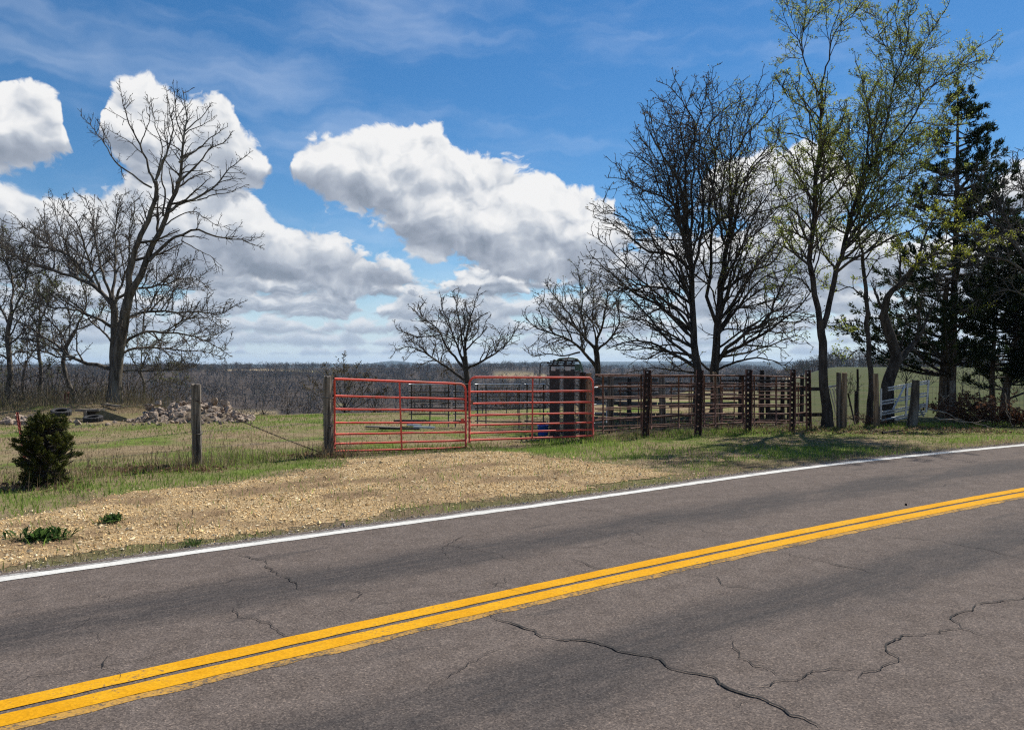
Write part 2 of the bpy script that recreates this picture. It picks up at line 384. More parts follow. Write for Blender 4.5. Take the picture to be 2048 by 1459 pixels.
def poly_in(x, y, poly):
    x = np.asarray(x); y = np.asarray(y); c = np.zeros(x.shape, bool); n = len(poly); j = n - 1
    for i in range(n):
        xi, yi = poly[i]; xj, yj = poly[j]
        c ^= ((yi > y) != (yj > y)) & (x < (xj - xi) * (y - yi) / (yj - yi + 1e-12) + xi); j = i
    return c
GR_TOP = [(-14, -1.2), (-9.5, 3.9), (-7.0, 6.25), (-5.36, 7.85), (-4.95, 8.7), (-4.45, 9.6), (-3.56, 10.1), (-3.0, 11.0), (-2.75, 12.0), (-2.25, 12.8), (-1.1, 13.3), (-0.2, 13.45), (0.7, 12.95), (1.5, 12.1), (2.2, 11.3), (2.0, 10.4), (1.0, 9.75), (0.2, 9.0)]
GRAVEL = GR_TOP + [(-1.2, 7.75), (-3.6, 5.75), (-9, 1.1), (-13, -3.2)]
def gravel_mask(x, y):
    jx = x + (fbm(x * 1.1, y * 1.1, 31, 4) - 0.5) * 1.5; jy = y + (fbm(x * 1.1 + 40, y * 1.1, 33, 4) - 0.5) * 1.2
    m = poly_in(jx, jy, GRAVEL)
    pch = (fbm(x / 1.3, y / 1.3, 37, 3) > 0.50 + 0.02 * x) & (x > 1.0) & (x < 7.5) & (road_v(x, y) > 2.9) & (road_v(x, y) < 4.4)
    return (m | pch) & (road_v(x, y) > 2.98 + 0.75 * (fbm(x * 1.3, y * 1.3, 12, 3) - 0.25))

def build_ground():
    def bl(n, b):
        pos = n.add('ShaderNodeNewGeometry').outputs['Position']
        cov = n.add('ShaderNodeVertexColor', layer_name='cover')
        sp = n.add('ShaderNodeSeparateColor', {0: cov.outputs[0]})
        big = n.noise(pos, 0.55, 5, 0.6); mid = n.noise(pos, 2.6, 5, 0.65); fine = n.noise(pos, 38, 4, 0.7)
        green = n.mix(n.smooth(mid, 0.35, 0.65), (0.085, 0.125, 0.024), (0.145, 0.190, 0.042))
        dry = n.mix(n.smooth(mid, 0.3, 0.7), (0.28, 0.215, 0.125), (0.18, 0.135, 0.085))
        base = n.mix(n.smooth(big, 0.44, 0.64), dry, green)
        c = n.mix(sp.outputs[0], base, n.mix(n.smooth(n.noise(pos, 0.12, 5, 0.65), 0.35, 0.65), n.mix(mid, (0.040, 0.056, 0.016), (0.062, 0.078, 0.024)), n.mix(mid, (0.064, 0.068, 0.028), (0.085, 0.085, 0.036))))
        c = n.mix(sp.outputs[1], c, n.mix(mid, (0.26, 0.19, 0.10), (0.34, 0.26, 0.15)))
        c = n.mix(sp.outputs[2], c, n.mix(mid, (0.045, 0.035, 0.028), (0.085, 0.065, 0.05)))
        c = n.mix(0.75, c, n.ramp(fine, [(0.25, (0.5, 0.5, 0.5)), (0.75, (1.4, 1.4, 1.4))]), 'MULTIPLY')
        n.put(b, 'Base Color', c); add_bump(n, b, fine, 0.7, 0.03)
    mat = pmat('ground', bl, 0.95, 0.05)
    az = np.concatenate([np.linspace(-math.pi, -0.9, 50)[:-1], np.linspace(-0.9, 0.9, 230), np.linspace(0.9, math.pi, 50)[1:]])
    r = np.concatenate([np.linspace(0.3, 6, 16)[:-1], np.geomspace(6, 60, 120)[:-1], np.geomspace(60, 6500, 110)])
    A, R = np.meshgrid(az[:-1], r); X = R * np.sin(A); Y = R * np.cos(A)
    v = road_v(X, Y)
    Z = terrain(X, Y) - 0.05 * sstep(-np.abs(v), -2.72, -2.5) * (R < 60)
    V = np.stack([X, Y, Z], -1).reshape(-1, 3); na = len(az) - 1; nr = len(r)
    i, j = np.meshgrid(np.arange(nr - 1), np.arange(na), indexing='ij'); j2 = (j + 1) % na
    Fc = np.stack([i * na + j, i * na + j2, (i + 1) * na + j2, (i + 1) * na + j], -1).reshape(-1, 4)[:, ::-1]
    V = np.vstack([V, [[0, 0, float(terrain(0.0, 0.1)) - 0.05]]])
    PX = CX + F * np.tan(np.clip(A, -1.3, 1.3))
    past = sstep(PX, 1450, 1640) * sstep(R, 21, 25) * (1 - sstep(R, 420, 520))
    forest = np.maximum(sstep(R, 40, 60) * (1 - past), sstep(-PX, -330, -240) * sstep(R, 23.5, 27) * (Y > 0))
    fld = np.zeros_like(R)
    for p0, p1, r0, r1 in FIELDS:
        fld = np.maximum(fld, sstep(PX, p0, p0 + 14) * (1 - sstep(PX, p1 - 14, p1)) * sstep(R, r0, r0 + 12) * (1 - sstep(R, r1 - 12, r1)))
    vv = road_v(X, Y); strip = sstep(vv, 2.7, 2.8) * (1 - sstep(vv, 3.3, 3.7)) * (R < 40)
    bank = sstep(-PX, -330, -240) * sstep(R, 22.5, 25) * (1 - sstep(R, 28, 31)) * (Y > 0)
    forest = np.maximum(forest * (1 - 0.6 * bank), strip * 0.45); fld0 = np.maximum(strip * 0.30, bank * 0.45)
    gfl = sstep(PX, 540, 620) * fld * (PX < 720)
    forest = np.maximum(forest, 0.85 * sstep(X, 1.8, 2.6) * (1 - sstep(X, 9, 11)) * sstep(Y - 0.37 * (X - 1.8), 16.2, 16.8) * (1 - sstep(Y, 22, 23.5)))
    cover = np.stack([np.clip(past + gfl * 0.6, 0, 1), np.maximum(fld * (1 - gfl * 0.7), fld0), forest * (1 - fld)], -1).reshape(-1, 3)
    cover = np.vstack([cover, [[0, 0, 0]]])
    o = raw_mesh('ground', V, Fc, mat, smooth=True, attrs={'cover': cover})
    # close the middle
    tag(o, 'patchy green and dry grass ground running to the horizon', None, None, 'structure')
    return o
FIELDS = [(395, 700, 900, 1010), (640, 700, 520, 560), (985, 1100, 820, 900), (430, 560, 470, 520), (780, 960, 420, 480), (1560, 1640, 600, 900)]
build_ground()

def sheet(name, xs, vs, zz, mat, label, kind='structure', parent=None):
    Xg, Vg = np.meshgrid(xs, vs, indexing='ij'); P = road_pt(Xg, Vg, zz); nx, nv = Xg.shape
    if parent is not None and False: pass
    i, j = np.meshgrid(np.arange(nx - 1), np.arange(nv - 1), indexing='ij')
    Fc = np.stack([i * nv + j, (i + 1) * nv + j, (i + 1) * nv + j + 1, i * nv + j + 1], -1).reshape(-1, 4)
    o = raw_mesh(name, P.reshape(-1, 3), Fc, mat, parent)
    uv = o.data.uv_layers.new(name='road')
    ds = np.gradient(np.asarray(xs)) * np.sqrt(1 + road_c(np.asarray(xs))[1] ** 2); u = np.cumsum(ds)
    UV = np.stack([np.broadcast_to(u[:, None], Xg.shape), Vg], -1).reshape(-1, 2)
    uv.data.foreach_set('uv', UV[Fc.ravel()].astype(np.float32).ravel())
    if kind: tag(o, label, None, None, kind)
    return o

def asphalt(n, b):
    uv = n.add('ShaderNodeUVMap', uv_map='road').outputs[0]
    pos = n.add('ShaderNodeNewGeometry').outputs['Position']
    s = n.add('ShaderNodeSeparateXYZ', {0: uv}); u, v = s.outputs[0], s.outputs[1]
    st = n.vm('MULTIPLY', uv, (0.35, 1.6, 1)); blot = n.noise(st, 1.3, 5, 0.6)
    av = n.m('ABSOLUTE', n.m('ADD', v, n.m('MULTIPLY', n.m('SUBTRACT', blot, 0.5), 0.9)))
    band = n.m('SUBTRACT', 1.0, n.smooth(n.m('ABSOLUTE', n.m('SUBTRACT', av, 1.18)), 0.10, 0.55))
    band = n.m('MULTIPLY', band, n.smooth(n.noise(n.vm('MULTIPLY', uv, (0.22, 0.8, 1)), 2.0, 5, 0.62), 0.30, 0.52))
    blt = n.smooth(n.noise(n.vm('MULTIPLY', uv, (0.55, 2.2, 1)), 1.7, 4, 0.6), 0.60, 0.70)
    band = n.m('MAXIMUM', band, n.m('MULTIPLY', blt, 0.55))
    band = n.m('MULTIPLY', band, n.lin(n.noise(n.vm('MULTIPLY', uv, (1.2, 9.0, 1)), 2.0, 4, 0.7), 0.3, 0.7, 0.55, 1.15), clamp=True)
    fleck = n.add('ShaderNodeTexVoronoi', {'Scale': 135.0, 'Vector': pos, 'Randomness': 1.0})
    fine = n.noise(pos, 120.0, 3, 0.75); mid = n.noise(pos, 5.0, 5, 0.65)
    c = n.mix(n.smooth(mid, 0.3, 0.7), (0.112, 0.092, 0.081), (0.142, 0.118, 0.105))
    c = n.mix(n.m('MULTIPLY', band, 0.92), c, (0.052, 0.048, 0.048))
    fv = n.add('ShaderNodeSeparateColor', {0: fleck.outputs['Color']}).outputs[0]
    c = n.mix(1.0, c, n.ramp(fv, [(0.0, (0.55, 0.55, 0.56)), (0.35, (0.84, 0.84, 0.84)), (0.75, (1.08, 1.07, 1.05)), (0.93, (1.35, 1.32, 1.25)), (1.0, (1.75, 1.68, 1.56))]), 'MULTIPLY')
    c = n.mix(0.6, c, n.ramp(fine, [(0.3, (0.65, 0.65, 0.65)), (0.7, (1.35, 1.35, 1.35))]), 'MULTIPLY')
    n.put(b, 'Base Color', c)
    n.put(b, 'Roughness', n.m('SUBTRACT', 0.92, n.m('MULTIPLY', band, 0.12)))
    add_bump(n, b, n.m('ADD', fine, n.m('MULTIPLY', fv, 0.6)), 0.55, 0.008)
M['asphalt'] = pmat('asphalt', asphalt, 0.95, 0.06)
def crumble(n, b):
    pos = n.add('ShaderNodeNewGeometry').outputs['Position']; f = n.noise(pos, 60, 4, 0.7)
    n.put(b, 'Base Color', n.mix(n.smooth(f, 0.35, 0.65), (0.13, 0.115, 0.10), (0.26, 0.23, 0.20))); add_bump(n, b, f, 0.9, 0.02)
M['crumble'] = pmat('crumble', crumble, 0.95, 0.1)
def paint(c1, c2, wear0, wear1):
    def bl(n, b):
        pos = n.add('ShaderNodeNewGeometry').outputs['Position']
        uv = n.add('ShaderNodeUVMap', uv_map='road').outputs[0]
        f = n.noise(pos, 46, 5, 0.72); big = n.noise(pos, 2.2, 4, 0.6)
        e = n.add('ShaderNodeTexVoronoi', {'Scale': 95.0, 'Vector': pos})
        fv = n.add('ShaderNodeSeparateColor', {0: e.outputs['Color']}).outputs[0]
        wear = n.smooth(n.m('ADD', n.m('MULTIPLY', f, 0.65), n.m('MULTIPLY', big, 0.35)), wear0, wear1)
        c = n.mix(n.smooth(big, 0.35, 0.65), c1, c2)
        c = n.mix(1.0, c, n.ramp(fv, [(0.0, (0.82, 0.82, 0.82)), (1.0, (1.08, 1.08, 1.08))]), 'MULTIPLY')
        c = n.mix(wear, c, (0.085, 0.075, 0.066))
        n.put(b, 'Base Color', c); add_bump(n, b, f, 0.4, 0.005)
    return bl
M['yellow_paint'] = pmat('yellow_paint', paint((0.56, 0.265, 0.006), (0.62, 0.315, 0.012), 0.56, 0.67), 0.9, 0.08)
M['old_yellow'] = pmat('old_yellow', paint((0.44, 0.25, 0.06), (0.38, 0.22, 0.06), 0.46, 0.60), 0.9, 0.05)
M['white_paint'] = pmat('white_paint', paint((0.56, 0.55, 0.51), (0.64, 0.63, 0.59), 0.555, 0.66), 0.9, 0.08)
M['old_white'] = pmat('old_white', paint((0.34, 0.33, 0.31), (0.26, 0.25, 0.24), 0.42, 0.58), 0.85, 0.2)
M['tar'] = two_tone('tar', (0.012, 0.011, 0.011), (0.03, 0.028, 0.027), 30, (1, 1, 1), 0.9, 0.2, 0.3, 0.004)

RX = np.concatenate([np.linspace(-60, -14, 30)[:-1], np.linspace(-14, 16, 240), np.linspace(16, 70, 40)[1:]])
NEAR = -3.35
def build_road():
    road = sheet('road', RX, np.concatenate([np.linspace(NEAR - 0.2, 0.3, 20), np.linspace(0.32, EDGE + 0.20, 20)]), 0.012, M['asphalt'], 'weathered brown grey asphalt road with cracks and wheel tracks')
    # crumbled strip of old asphalt along the far edge
    xs = np.linspace(-14, 16, 600); lo = np.full_like(xs, EDGE + 0.12); hi = EDGE + 0.17 + 0.09 * fbm(xs * 1.7, xs * 0, 5, 4) + 0.05 * fbm(xs * 11, xs * 0, 6, 2)
    P = np.vstack([road_pt(xs, lo, 0.0), road_pt(xs, hi, 0.0)]); nx = len(xs)
    P[:nx, 2] = 0.006; P[nx:, 2] = 0.008
    Fc = np.array([(i, i + 1, nx + i + 1, nx + i) for i in range(nx - 1)])
    tag(raw_mesh('road_edge', P, Fc, M['crumble']), 'crumbled asphalt edge between road and gravel', None, None, 'structure')
    def line(v0, v1, mat, name, z=0.016, rag=0.006, seed=1):
        xs = np.concatenate([np.linspace(-50, -12, 60)[:-1], np.linspace(-12, 14, 900), np.linspace(14, 60, 80)[1:]])
        a = v0 + (fbm(xs * 9, xs * 0, seed, 4) - 0.5) * 2 * rag; c = v1 + (fbm(xs * 9, xs * 0 + 9, seed + 5, 4) - 0.5) * 2 * rag
        P = np.vstack([road_pt(xs, a, z), road_pt(xs, c, z)]); nx = len(xs)
        Fc = np.array([(i, i + 1, nx + i + 1, nx + i) for i in range(nx - 1)])
        o = raw_mesh(name, P, Fc, mat); o.data.uv_layers.new(name='road'); o.parent = road
        return o
    line(0.024, 0.152, M['yellow_paint'], 'yellow_line', seed=3)
    line(-0.156, -0.022, M['yellow_paint'], 'yellow_line', seed=8)
    line(-0.225, -0.15, M['old_yellow'], 'old_yellow_line', 0.014, 0.022, 13)
    line(EDGE - 0.062, EDGE + 0.060, M['white_paint'], 'white_line', rag=0.012, seed=23)
    line(EDGE + 0.06, EDGE + 0.125, M['old_white'], 'old_white_line', 0.014, 0.02, 29)
    line(NEAR - 0.07, NEAR + 0.07, M['white_paint'], 'white_line', seed=43)
    cracks = [([(975, 1232), (1040, 1258), (1100, 1278), (1180, 1286), (1260, 1306), (1330, 1330), (1400, 1352), (1460, 1372), (1500, 1390), (1530, 1410), (1580, 1432), (1640, 1456), (1660, 1470)], 9),
              ([(1500, 1386), (1560, 1370), (1610, 1356), (1660, 1345), (1715, 1340)], 5),
              ([(1725, 1362), (1760, 1345), (1788, 1322), (1770, 1305), (1768, 1295), (1810, 1276), (1860, 1270), (1920, 1261), (1950, 1275), (1965, 1280)], 6),
              ([(1920, 1261), (1912, 1235), (1950, 1215), (2000, 1206), (2060, 1198)], 6), ([(1912, 1235), (1880, 1222), (1850, 1215)], 3),
              ([(480, 1110), (530, 1130), (545, 1140), (550, 1155), (600, 1168), (605, 1180), (640, 1186)], 5),
              ([(0, 1240), (70, 1230), (150, 1218), (240, 1200), (330, 1185), (420, 1172), (520, 1157), (550, 1154)], 3),
              ([(160, 1190), (200, 1198), (245, 1201)], 3), ([(465, 1219), (485, 1232), (510, 1245), (540, 1252), (560, 1266), (590, 1277)], 5),
              ([(465, 1219), (490, 1210), (480, 1205)], 3), ([(190, 1268), (203, 1284)], 4), ([(230, 1315), (214, 1344), (228, 1352), (222, 1362)], 5),
              ([(690, 1180), (720, 1190), (716, 1205), (720, 1215)], 4), ([(640, 1186), (720, 1187), (780, 1186)], 3),
              ([(880, 1090), (920, 1100), (960, 1102), (1000, 1115), (1040, 1125)], 4), ([(880, 1090), (910, 1082), (940, 1075)], 3),
              ([(1110, 1010), (1180, 1022), (1240, 1030), (1280, 1038), (1330, 1050), (1400, 1060), (1430, 1070)], 3),
              ([(1560, 1105), (1580, 1112), (1640, 1125), (1700, 1140), (1760, 1150)], 5), ([(1740, 1072), (1800, 1078), (1880, 1084), (1960, 1100), (2060, 1122)], 4),
              ([(1395, 1150), (1440, 1165), (1480, 1178), (1530, 1186)], 4), ([(1135, 1120), (1170, 1132), (1200, 1140), (1240, 1142)], 4),
              ([(1265, 1062), (1285, 1070), (1284, 1082)], 3), ([(1070, 1110), (1120, 1100), (1180, 1098), (1240, 1080)], 2),
              ([(960, 1162), (1000, 1175), (1040, 1190), (1060, 1197)], 3), ([(2000, 1060), (2030, 1068), (2060, 1070)], 3),
              ([(0, 1375), (60, 1362), (150, 1348), (240, 1330), (300, 1318), (400, 1292)], 3), ([(640, 1240), (720, 1220), (800, 1205), (860, 1192)], 2),
              ([(1140, 1202), (1200, 1210), (1250, 1216)], 2), ([(1460, 1418), (1510, 1412), (1560, 1416)], 3)]
    crng = np.random.default_rng(77)
    for k in range(44):                                    # fine stray cracks
        x0 = crng.uniform(-5, 9); v0 = crng.choice([crng.uniform(.35, 2.3), crng.uniform(-2.9, -.4)]); a = crng.normal(0.3, .9); p = np.array([x0, v0]); q = []
        for i in range(crng.integers(4, 9)):
            q.append(road_pt(np.array(p[0]), np.array(p[1]))); a += crng.normal(0, .45); p = p + np.array([math.cos(a), math.sin(a)]) * .16
        cracks.append((np.array(q), crng.uniform(1.6, 3.2)))
    for k, (pp, wmm) in enumerate(cracks):
        P = np.array([G(a, c) for a, c in pp]) if isinstance(pp, list) else pp; d = np.r_[0, np.cumsum(np.linalg.norm(np.diff(P, axis=0), axis=1))]
        nn = max(6, int(d[-1] / 0.02)); t = np.linspace(0, d[-1], nn); Q = np.stack([np.interp(t, d, P[:, q]) for q in range(3)], -1)
        Q[:, 0] += (fbm(t * 6, t * 0 + k, 50 + k, 5) - 0.5) * 0.15; Q[:, 1] += (fbm(t * 6, t * 0 + k + .5, 90 + k, 5) - 0.5) * 0.15
        T = np.gradient(Q, axis=0); T /= np.linalg.norm(T, axis=1)[:, None]; Nn = np.stack([-T[:, 1], T[:, 0], T[:, 2] * 0], -1)
        wd = wmm * 0.00075 * (0.2 + 1.5 * fbm(t * 9, t * 0, 70 + k, 3)) * np.minimum(1, 0.25 + np.minimum(t, d[-1] - t) * 4)
        Q[:, 2] = 0.0195
        V = np.vstack([Q + Nn * wd[:, None], Q - Nn * wd[:, None]])
        Fc = np.array([(i, i + 1, nn + i + 1, nn + i) for i in range(nn - 1)])
        o = raw_mesh('crack', V, Fc[:, ::-1], M['tar']); o.parent = road
    return road
build_road()

# ------------------------------------------------------------------ gravel apron, pebbles
DIRT = [(G(-60, 1026), G(120, 1008), .13), (G(120, 1008), G(330, 985), .12), (G(270, 1002), G(420, 978), .16), (G(440, 992), G(560, 975), .20), (G(560, 975), G(640, 960), .22), (G(640, 968), G(770, 962), .20), (G(700, 990), G(820, 975), .12),
        (G(840, 940), G(980, 930), .20), (G(1000, 960), G(1130, 950), .18), (G(860, 1010), G(960, 990), .18), (G(300, 1040), G(420, 1030), .12), (G(0, 1095), G(140, 1080), .12)]
def dirt_mask(x, y):
    x = np.asarray(x, float); y = np.asarray(y, float); m = np.zeros(x.shape); j = fbm(x * 3.1, y * 3.1, 83, 4)
    for a, c, w in DIRT:
        d = c - a; L2 = d[0] ** 2 + d[1] ** 2; t = np.clip(((x - a[0]) * d[0] + (y - a[1]) * d[1]) / L2, 0, 1); dd = np.hypot(x - a[0] - t * d[0], y - a[1] - t * d[1])
        m = np.maximum(m, 1 - sstep(dd - (j - .5) * .9, w * .5, w * 1.9))
    return np.maximum(m, 0.7 * sstep(fbm(x * 1.5, y * 1.9, 61, 4), 0.56, 0.68))
def build_gravel():
    def bl(n, b):
        pos = n.add('ShaderNodeNewGeometry').outputs['Position']
        v = n.add('ShaderNodeTexVoronoi', {'Scale': 42.0, 'Vector': pos}); fv = n.add('ShaderNodeSeparateColor', {0: v.outputs['Color']}).outputs[0]
        big = n.noise(n.vm('MULTIPLY', pos, (1, 1.3, 1)), 1.5, 5, 0.65); dirt = n.m('MAXIMUM', n.m('MULTIPLY', n.smooth(big, 0.54, 0.70), 0.5), n.add('ShaderNodeSeparateColor', {0: n.add('ShaderNodeVertexColor', layer_name='dirt').outputs[0]}).outputs[0])
        c = n.ramp(fv, [(0.0, (0.44, 0.28, 0.12)), (0.4, (0.70, 0.49, 0.225)), (0.8, (0.76, 0.57, 0.30)), (1.0, (0.82, 0.68, 0.44))])
        c = n.mix(n.m('MULTIPLY', n.smooth(v.outputs['Distance'], 0.012, 0.022), 0.7), c, (0.20, 0.14, 0.08))
        c = n.mix(n.m('MULTIPLY', dirt, 0.9), c, n.mix(n.noise(pos, 30, 3, 0.7), (0.10, 0.065, 0.04), (0.30, 0.20, 0.11)))
        n.put(b, 'Base Color', c); add_bump(n, b, n.m('MULTIPLY', v.outputs['Distance'], -1.0), 0.5, 0.02)
    mat = pmat('gravel', bl, 0.95, 0.1)
    st = 0.10; xs = np.arange(-14, 7.2, st); ys = np.arange(-3.5, 15, st)
    X, Y = np.meshgrid(xs, ys, indexing='ij'); mk = gravel_mask(X + st / 2, Y + st / 2)[:-1, :-1]
    X = X + (fbm(X * 7, Y * 7, 3, 2) - .5) * .1; Y = Y + (fbm(X * 7, Y * 7, 4, 2) - .5) * .1
    Z = terrain(X, Y) + 0.003 + 0.004 * sstep(np.hypot(X, Y), 8.5, 10)
    ny = len(ys); i, j = np.nonzero(mk)
    Fc = np.stack([i * ny + j, (i + 1) * ny + j, (i + 1) * ny + j + 1, i * ny + j + 1], -1)
    used = np.unique(Fc); mp = np.zeros(X.size, int); mp[used] = np.arange(len(used))
    dm = dirt_mask(X, Y).reshape(-1)[used]
    tag(raw_mesh('gravel_apron', np.stack([X, Y, Z], -1).reshape(-1, 3)[used], mp[Fc], mat, smooth=True, attrs={'dirt': np.stack([dm] * 3, -1)}), 'tan gravel apron between road and red gates', None, None, 'structure')
    # loose stones
    n = 200000; x = RNG.uniform(-8.5, 6.5, n); y = RNG.uniform(3, 14, n); keep = gravel_mask(x + RNG.normal(0, .16, n) * (1 + 2 * sstep(x, 0, 2)), y + RNG.normal(0, .14, n)) & (road_v(x, y) > 2.74) & (RNG.random(n) < 1.0 - 0.94 * dirt_mask(x, y)); x, y = x[keep], y[keep]
    stones('loose_gravel', x, y, RNG.gamma(2, 0.0026, len(x)) + 0.003, [(0.80, 0.59, 0.30), (0.68, 0.46, 0.21), (0.86, 0.71, 0.45), (0.56, 0.36, 0.16), (0.74, 0.52, 0.26)], 'loose tan gravel stones scattered over the apron')
    xr = RNG.uniform(-9, 15, 9000); vr = EDGE + 0.17 + np.abs(RNG.normal(0, 0.07, 9000)); P = road_pt(xr, vr)
    stones('edge_stones', P[:, 0], P[:, 1], RNG.gamma(2, 0.002, 9000) + 0.0025, [(0.36, 0.30, 0.24), (0.26, 0.22, 0.18), (0.46, 0.40, 0.33), (0.20, 0.17, 0.15)], 'grey grit along the crumbled road edge')
def stones(name, x, y, s, cols, label):
    n = len(x); o8 = np.array([(1, 0, 0), (0, 1, 0), (-1, 0, 0), (0, -1, 0), (0, 0, 1)], float)
    a = RNG.uniform(0, 6.28, n); ca, sa = np.cos(a), np.sin(a)
    sc = s[:, None] * RNG.uniform(0.6, 1.4, (n, 3)); sc[:, 2] *= 0.8
    P = o8[None] * sc[:, None]; P = P + RNG.normal(0, 0.18, P.shape) * s[:, None, None]
    V = np.stack([P[..., 0] * ca[:, None] - P[..., 1] * sa[:, None] + x[:, None], P[..., 0] * sa[:, None] + P[..., 1] * ca[:, None] + y[:, None], P[..., 2] + (terrain(x, y) + 0.010 + s * 0.1)[:, None]], -1)
    f = np.array([(0, 1, 4), (1, 2, 4), (2, 3, 4), (3, 0, 4)]); Fc = (f[None] + (np.arange(n) * 5)[:, None, None]).reshape(-1, 3)
    c = np.array(cols)[RNG.integers(0, len(cols), n)] * RNG.uniform(0.75, 1.2, (n, 1))
    return tag(raw_mesh(name, V.reshape(-1, 3), Fc, M['stones'], cols=np.repeat(c, 5, 0)), label, None, None, 'stuff')
build_gravel()

# ------------------------------------------------------------------ grass
def blades(name, x, y, h, w, cols, mat, label, lean=0.35, z0=None, parent=None, kind='stuff'):
    n = len(x); a = RNG.uniform(0, 6.28, n); la = RNG.uniform(0, 6.28, n); ln = h * (np.abs(RNG.normal(0, lean, n)) if lean < 1.5 else RNG.uniform(0.88, 0.995, n))
    z = terrain(x, y) if z0 is None else z0
    B = np.stack([x, y, z - 0.005], -1); dx = np.stack([np.cos(a), np.sin(a), a * 0], -1) * (w / 2)[:, None]
    tip = B + np.stack([np.cos(la) * ln, np.sin(la) * ln, np.sqrt(np.maximum(h * h - ln * ln, (0.1 * h) ** 2))], -1)
    mid = B * 0.55 + tip * 0.45 + np.stack([0 * a, 0 * a, h * 0.10], -1)
    V = np.stack([B - dx, B + dx, mid + dx * 0.7, mid - dx * 0.7, tip], 1).reshape(-1, 3)
    k = np.arange(n) * 5
    Fc = np.concatenate([np.stack([k, k + 1, k + 2], -1), np.stack([k, k + 2, k + 3], -1), np.stack([k + 3, k + 2, k + 4], -1)])
    o = raw_mesh(name, V, Fc, mat, parent, cols=np.repeat(cols, 5, 0))
    if kind: tag(o, label, None, None, kind)
    return o
def grass_cols(x, y, dryness, lush):
    n = len(x); g = np.array([(0.150, 0.245, 0.038), (0.195, 0.300, 0.050), (0.11, 0.18, 0.034), (0.25, 0.31, 0.075)])[RNG.integers(0, 4, n)]
    d = np.array([(0.42, 0.33, 0.18), (0.33, 0.25, 0.14), (0.50, 0.41, 0.25), (0.24, 0.18, 0.11)])[RNG.integers(0, 4, n)]
    isd = RNG.random(n) < dryness
    c = np.where(isd[:, None], d, g * (0.8 + 0.45 * lush[:, None]))
    return c * RNG.uniform(0.75, 1.2, (n, 1)), isd
def build_grass():
    # verge between road, gravel and fences
    n = 400000
    x = RNG.uniform(-10.5, 15.5, n); y = 4.5 + 18 * RNG.random(n) ** 0.8
    v = road_v(x, y); ok = (v > EDGE + 0.19 + 0.12 * fbm(x * 2, y * 2, 9, 2)) & (np.abs(x / y) < 0.80) & (~gravel_mask(x, y) | (RNG.random(n) < 0.035 + 0.30 * sstep(x, 0.2, 2.0) + 0.14 * dirt_mask(x, y)))
    fence_d = np.where(x < -3.3, (y - (16.03 + 0.882 * x)) * 0.75, np.where(x < 1.8, y - (14.6 + 0.47 * x) , y - 15.9 - 0.37 * (x - 1.8)))
    near = ok & (fence_d < 0.9)
    x, y, v, fence_d = x[near], y[near], v[near], fence_d[near]
    pat = fbm(x / 1.1, y / 1.1, 21, 4); lush = sstep(fbm(x / 1.9, y / 1.9, 27, 3), 0.42, 0.6)
    strip = 1 - sstep(v, 3.0, 3.5)
    right = sstep(x, 2, 4.5)
    dry = np.clip(0.03 + 0.9 * sstep(pat, 0.55, 0.66) * (1 - 0.55 * right) + 0.55 * strip - 0.25 * lush * (1 - strip) + 0.1 * right, 0.04, 0.92)
    dens = np.clip(0.85 - 0.4 * sstep(pat, 0.54, 0.66) + 0.3 * strip, 0.2, 1)
    k = RNG.random(len(x)) < dens; x, y, v, fence_d, dry, lush, strip = [q[k] for q in (x, y, v, fence_d, dry, lush, strip)]
    c, isd = grass_cols(x, y, dry, lush)
    h = (0.040 + 0.05 * lush + 0.035 * sstep(fence_d, -1.0, 0.1)) * RNG.uniform(0.4, 1.4, len(x)) * (1 - 0.1 * strip); h = np.where(isd, h * 0.75, h)
    blades('verge_grass', x, y, h, RNG.uniform(0.005, 0.011, len(x)), c, M['grass'], 'short green and dry grass on the verge along the fences', 0.75)
    # pasture behind the gates
    n = 180000; x = RNG.uniform(-24, 12, n); y = 9 + 24 * RNG.random(n)
    fence_d = np.where(x < -3.3, (y - (16.03 + 0.882 * x)) * 0.75, np.where(x < 1.8, y - (14.6 + 0.47 * x), y - 15.9 - 0.37 * (x - 1.8)))
    ok = (fence_d > 0.0) & (np.abs(x / y) < 0.78) & ((y < 26) | (x < -9)); x, y = x[ok], y[ok]
    pat = fbm(x / 2.6, y / 1.5, 41, 4); lush = sstep(fbm(x / 3, y / 2, 47, 3), 0.45, 0.62)
    dry = np.clip(0.16 + 0.95 * sstep(pat, 0.46, 0.58) - 0.2 * lush, 0.08, 0.93); c, isd = grass_cols(x, y, dry, lush * 0.8)
    h = (0.035 + 0.04 * lush) * RNG.uniform(0.5, 1.4, len(x))
    blades('pasture_grass', x, y, h, RNG.uniform(0.008, 0.016, len(x)), c, M['grass'], 'patchy green and tan grass of the pasture behind the gates', 0.6)
    # straw and dead stems lying on gravel and verge
    n = 110000; x = RNG.uniform(-9, 8, n); y = RNG.uniform(4, 14.5, n); v = road_v(x, y)
    m = dirt_mask(x, y); ok = (v > EDGE + 0.25) & (RNG.random(n) < np.where(gravel_mask(x, y), 0.06 + 0.9 * m, 0.45 * sstep(fbm(x / 1.1, y / 1.1, 21, 4), 0.5, 0.64))); x, y = x[ok], y[ok]
    d = np.array([(0.26, 0.19, 0.10), (0.17, 0.12, 0.07), (0.33, 0.26, 0.15), (0.11, 0.08, 0.05)])[RNG.integers(0, 4, len(x))] * RNG.uniform(.7, 1.1, (len(x), 1))
    blades('straw_litter', x, y, RNG.uniform(0.04, 0.14, len(x)), RNG.uniform(0.004, 0.008, len(x)), d, M['straw'], 'dead straw litter lying on the gravel and verge', 1.6)
    # tall dead weeds along the left fence and posts
    pts = []
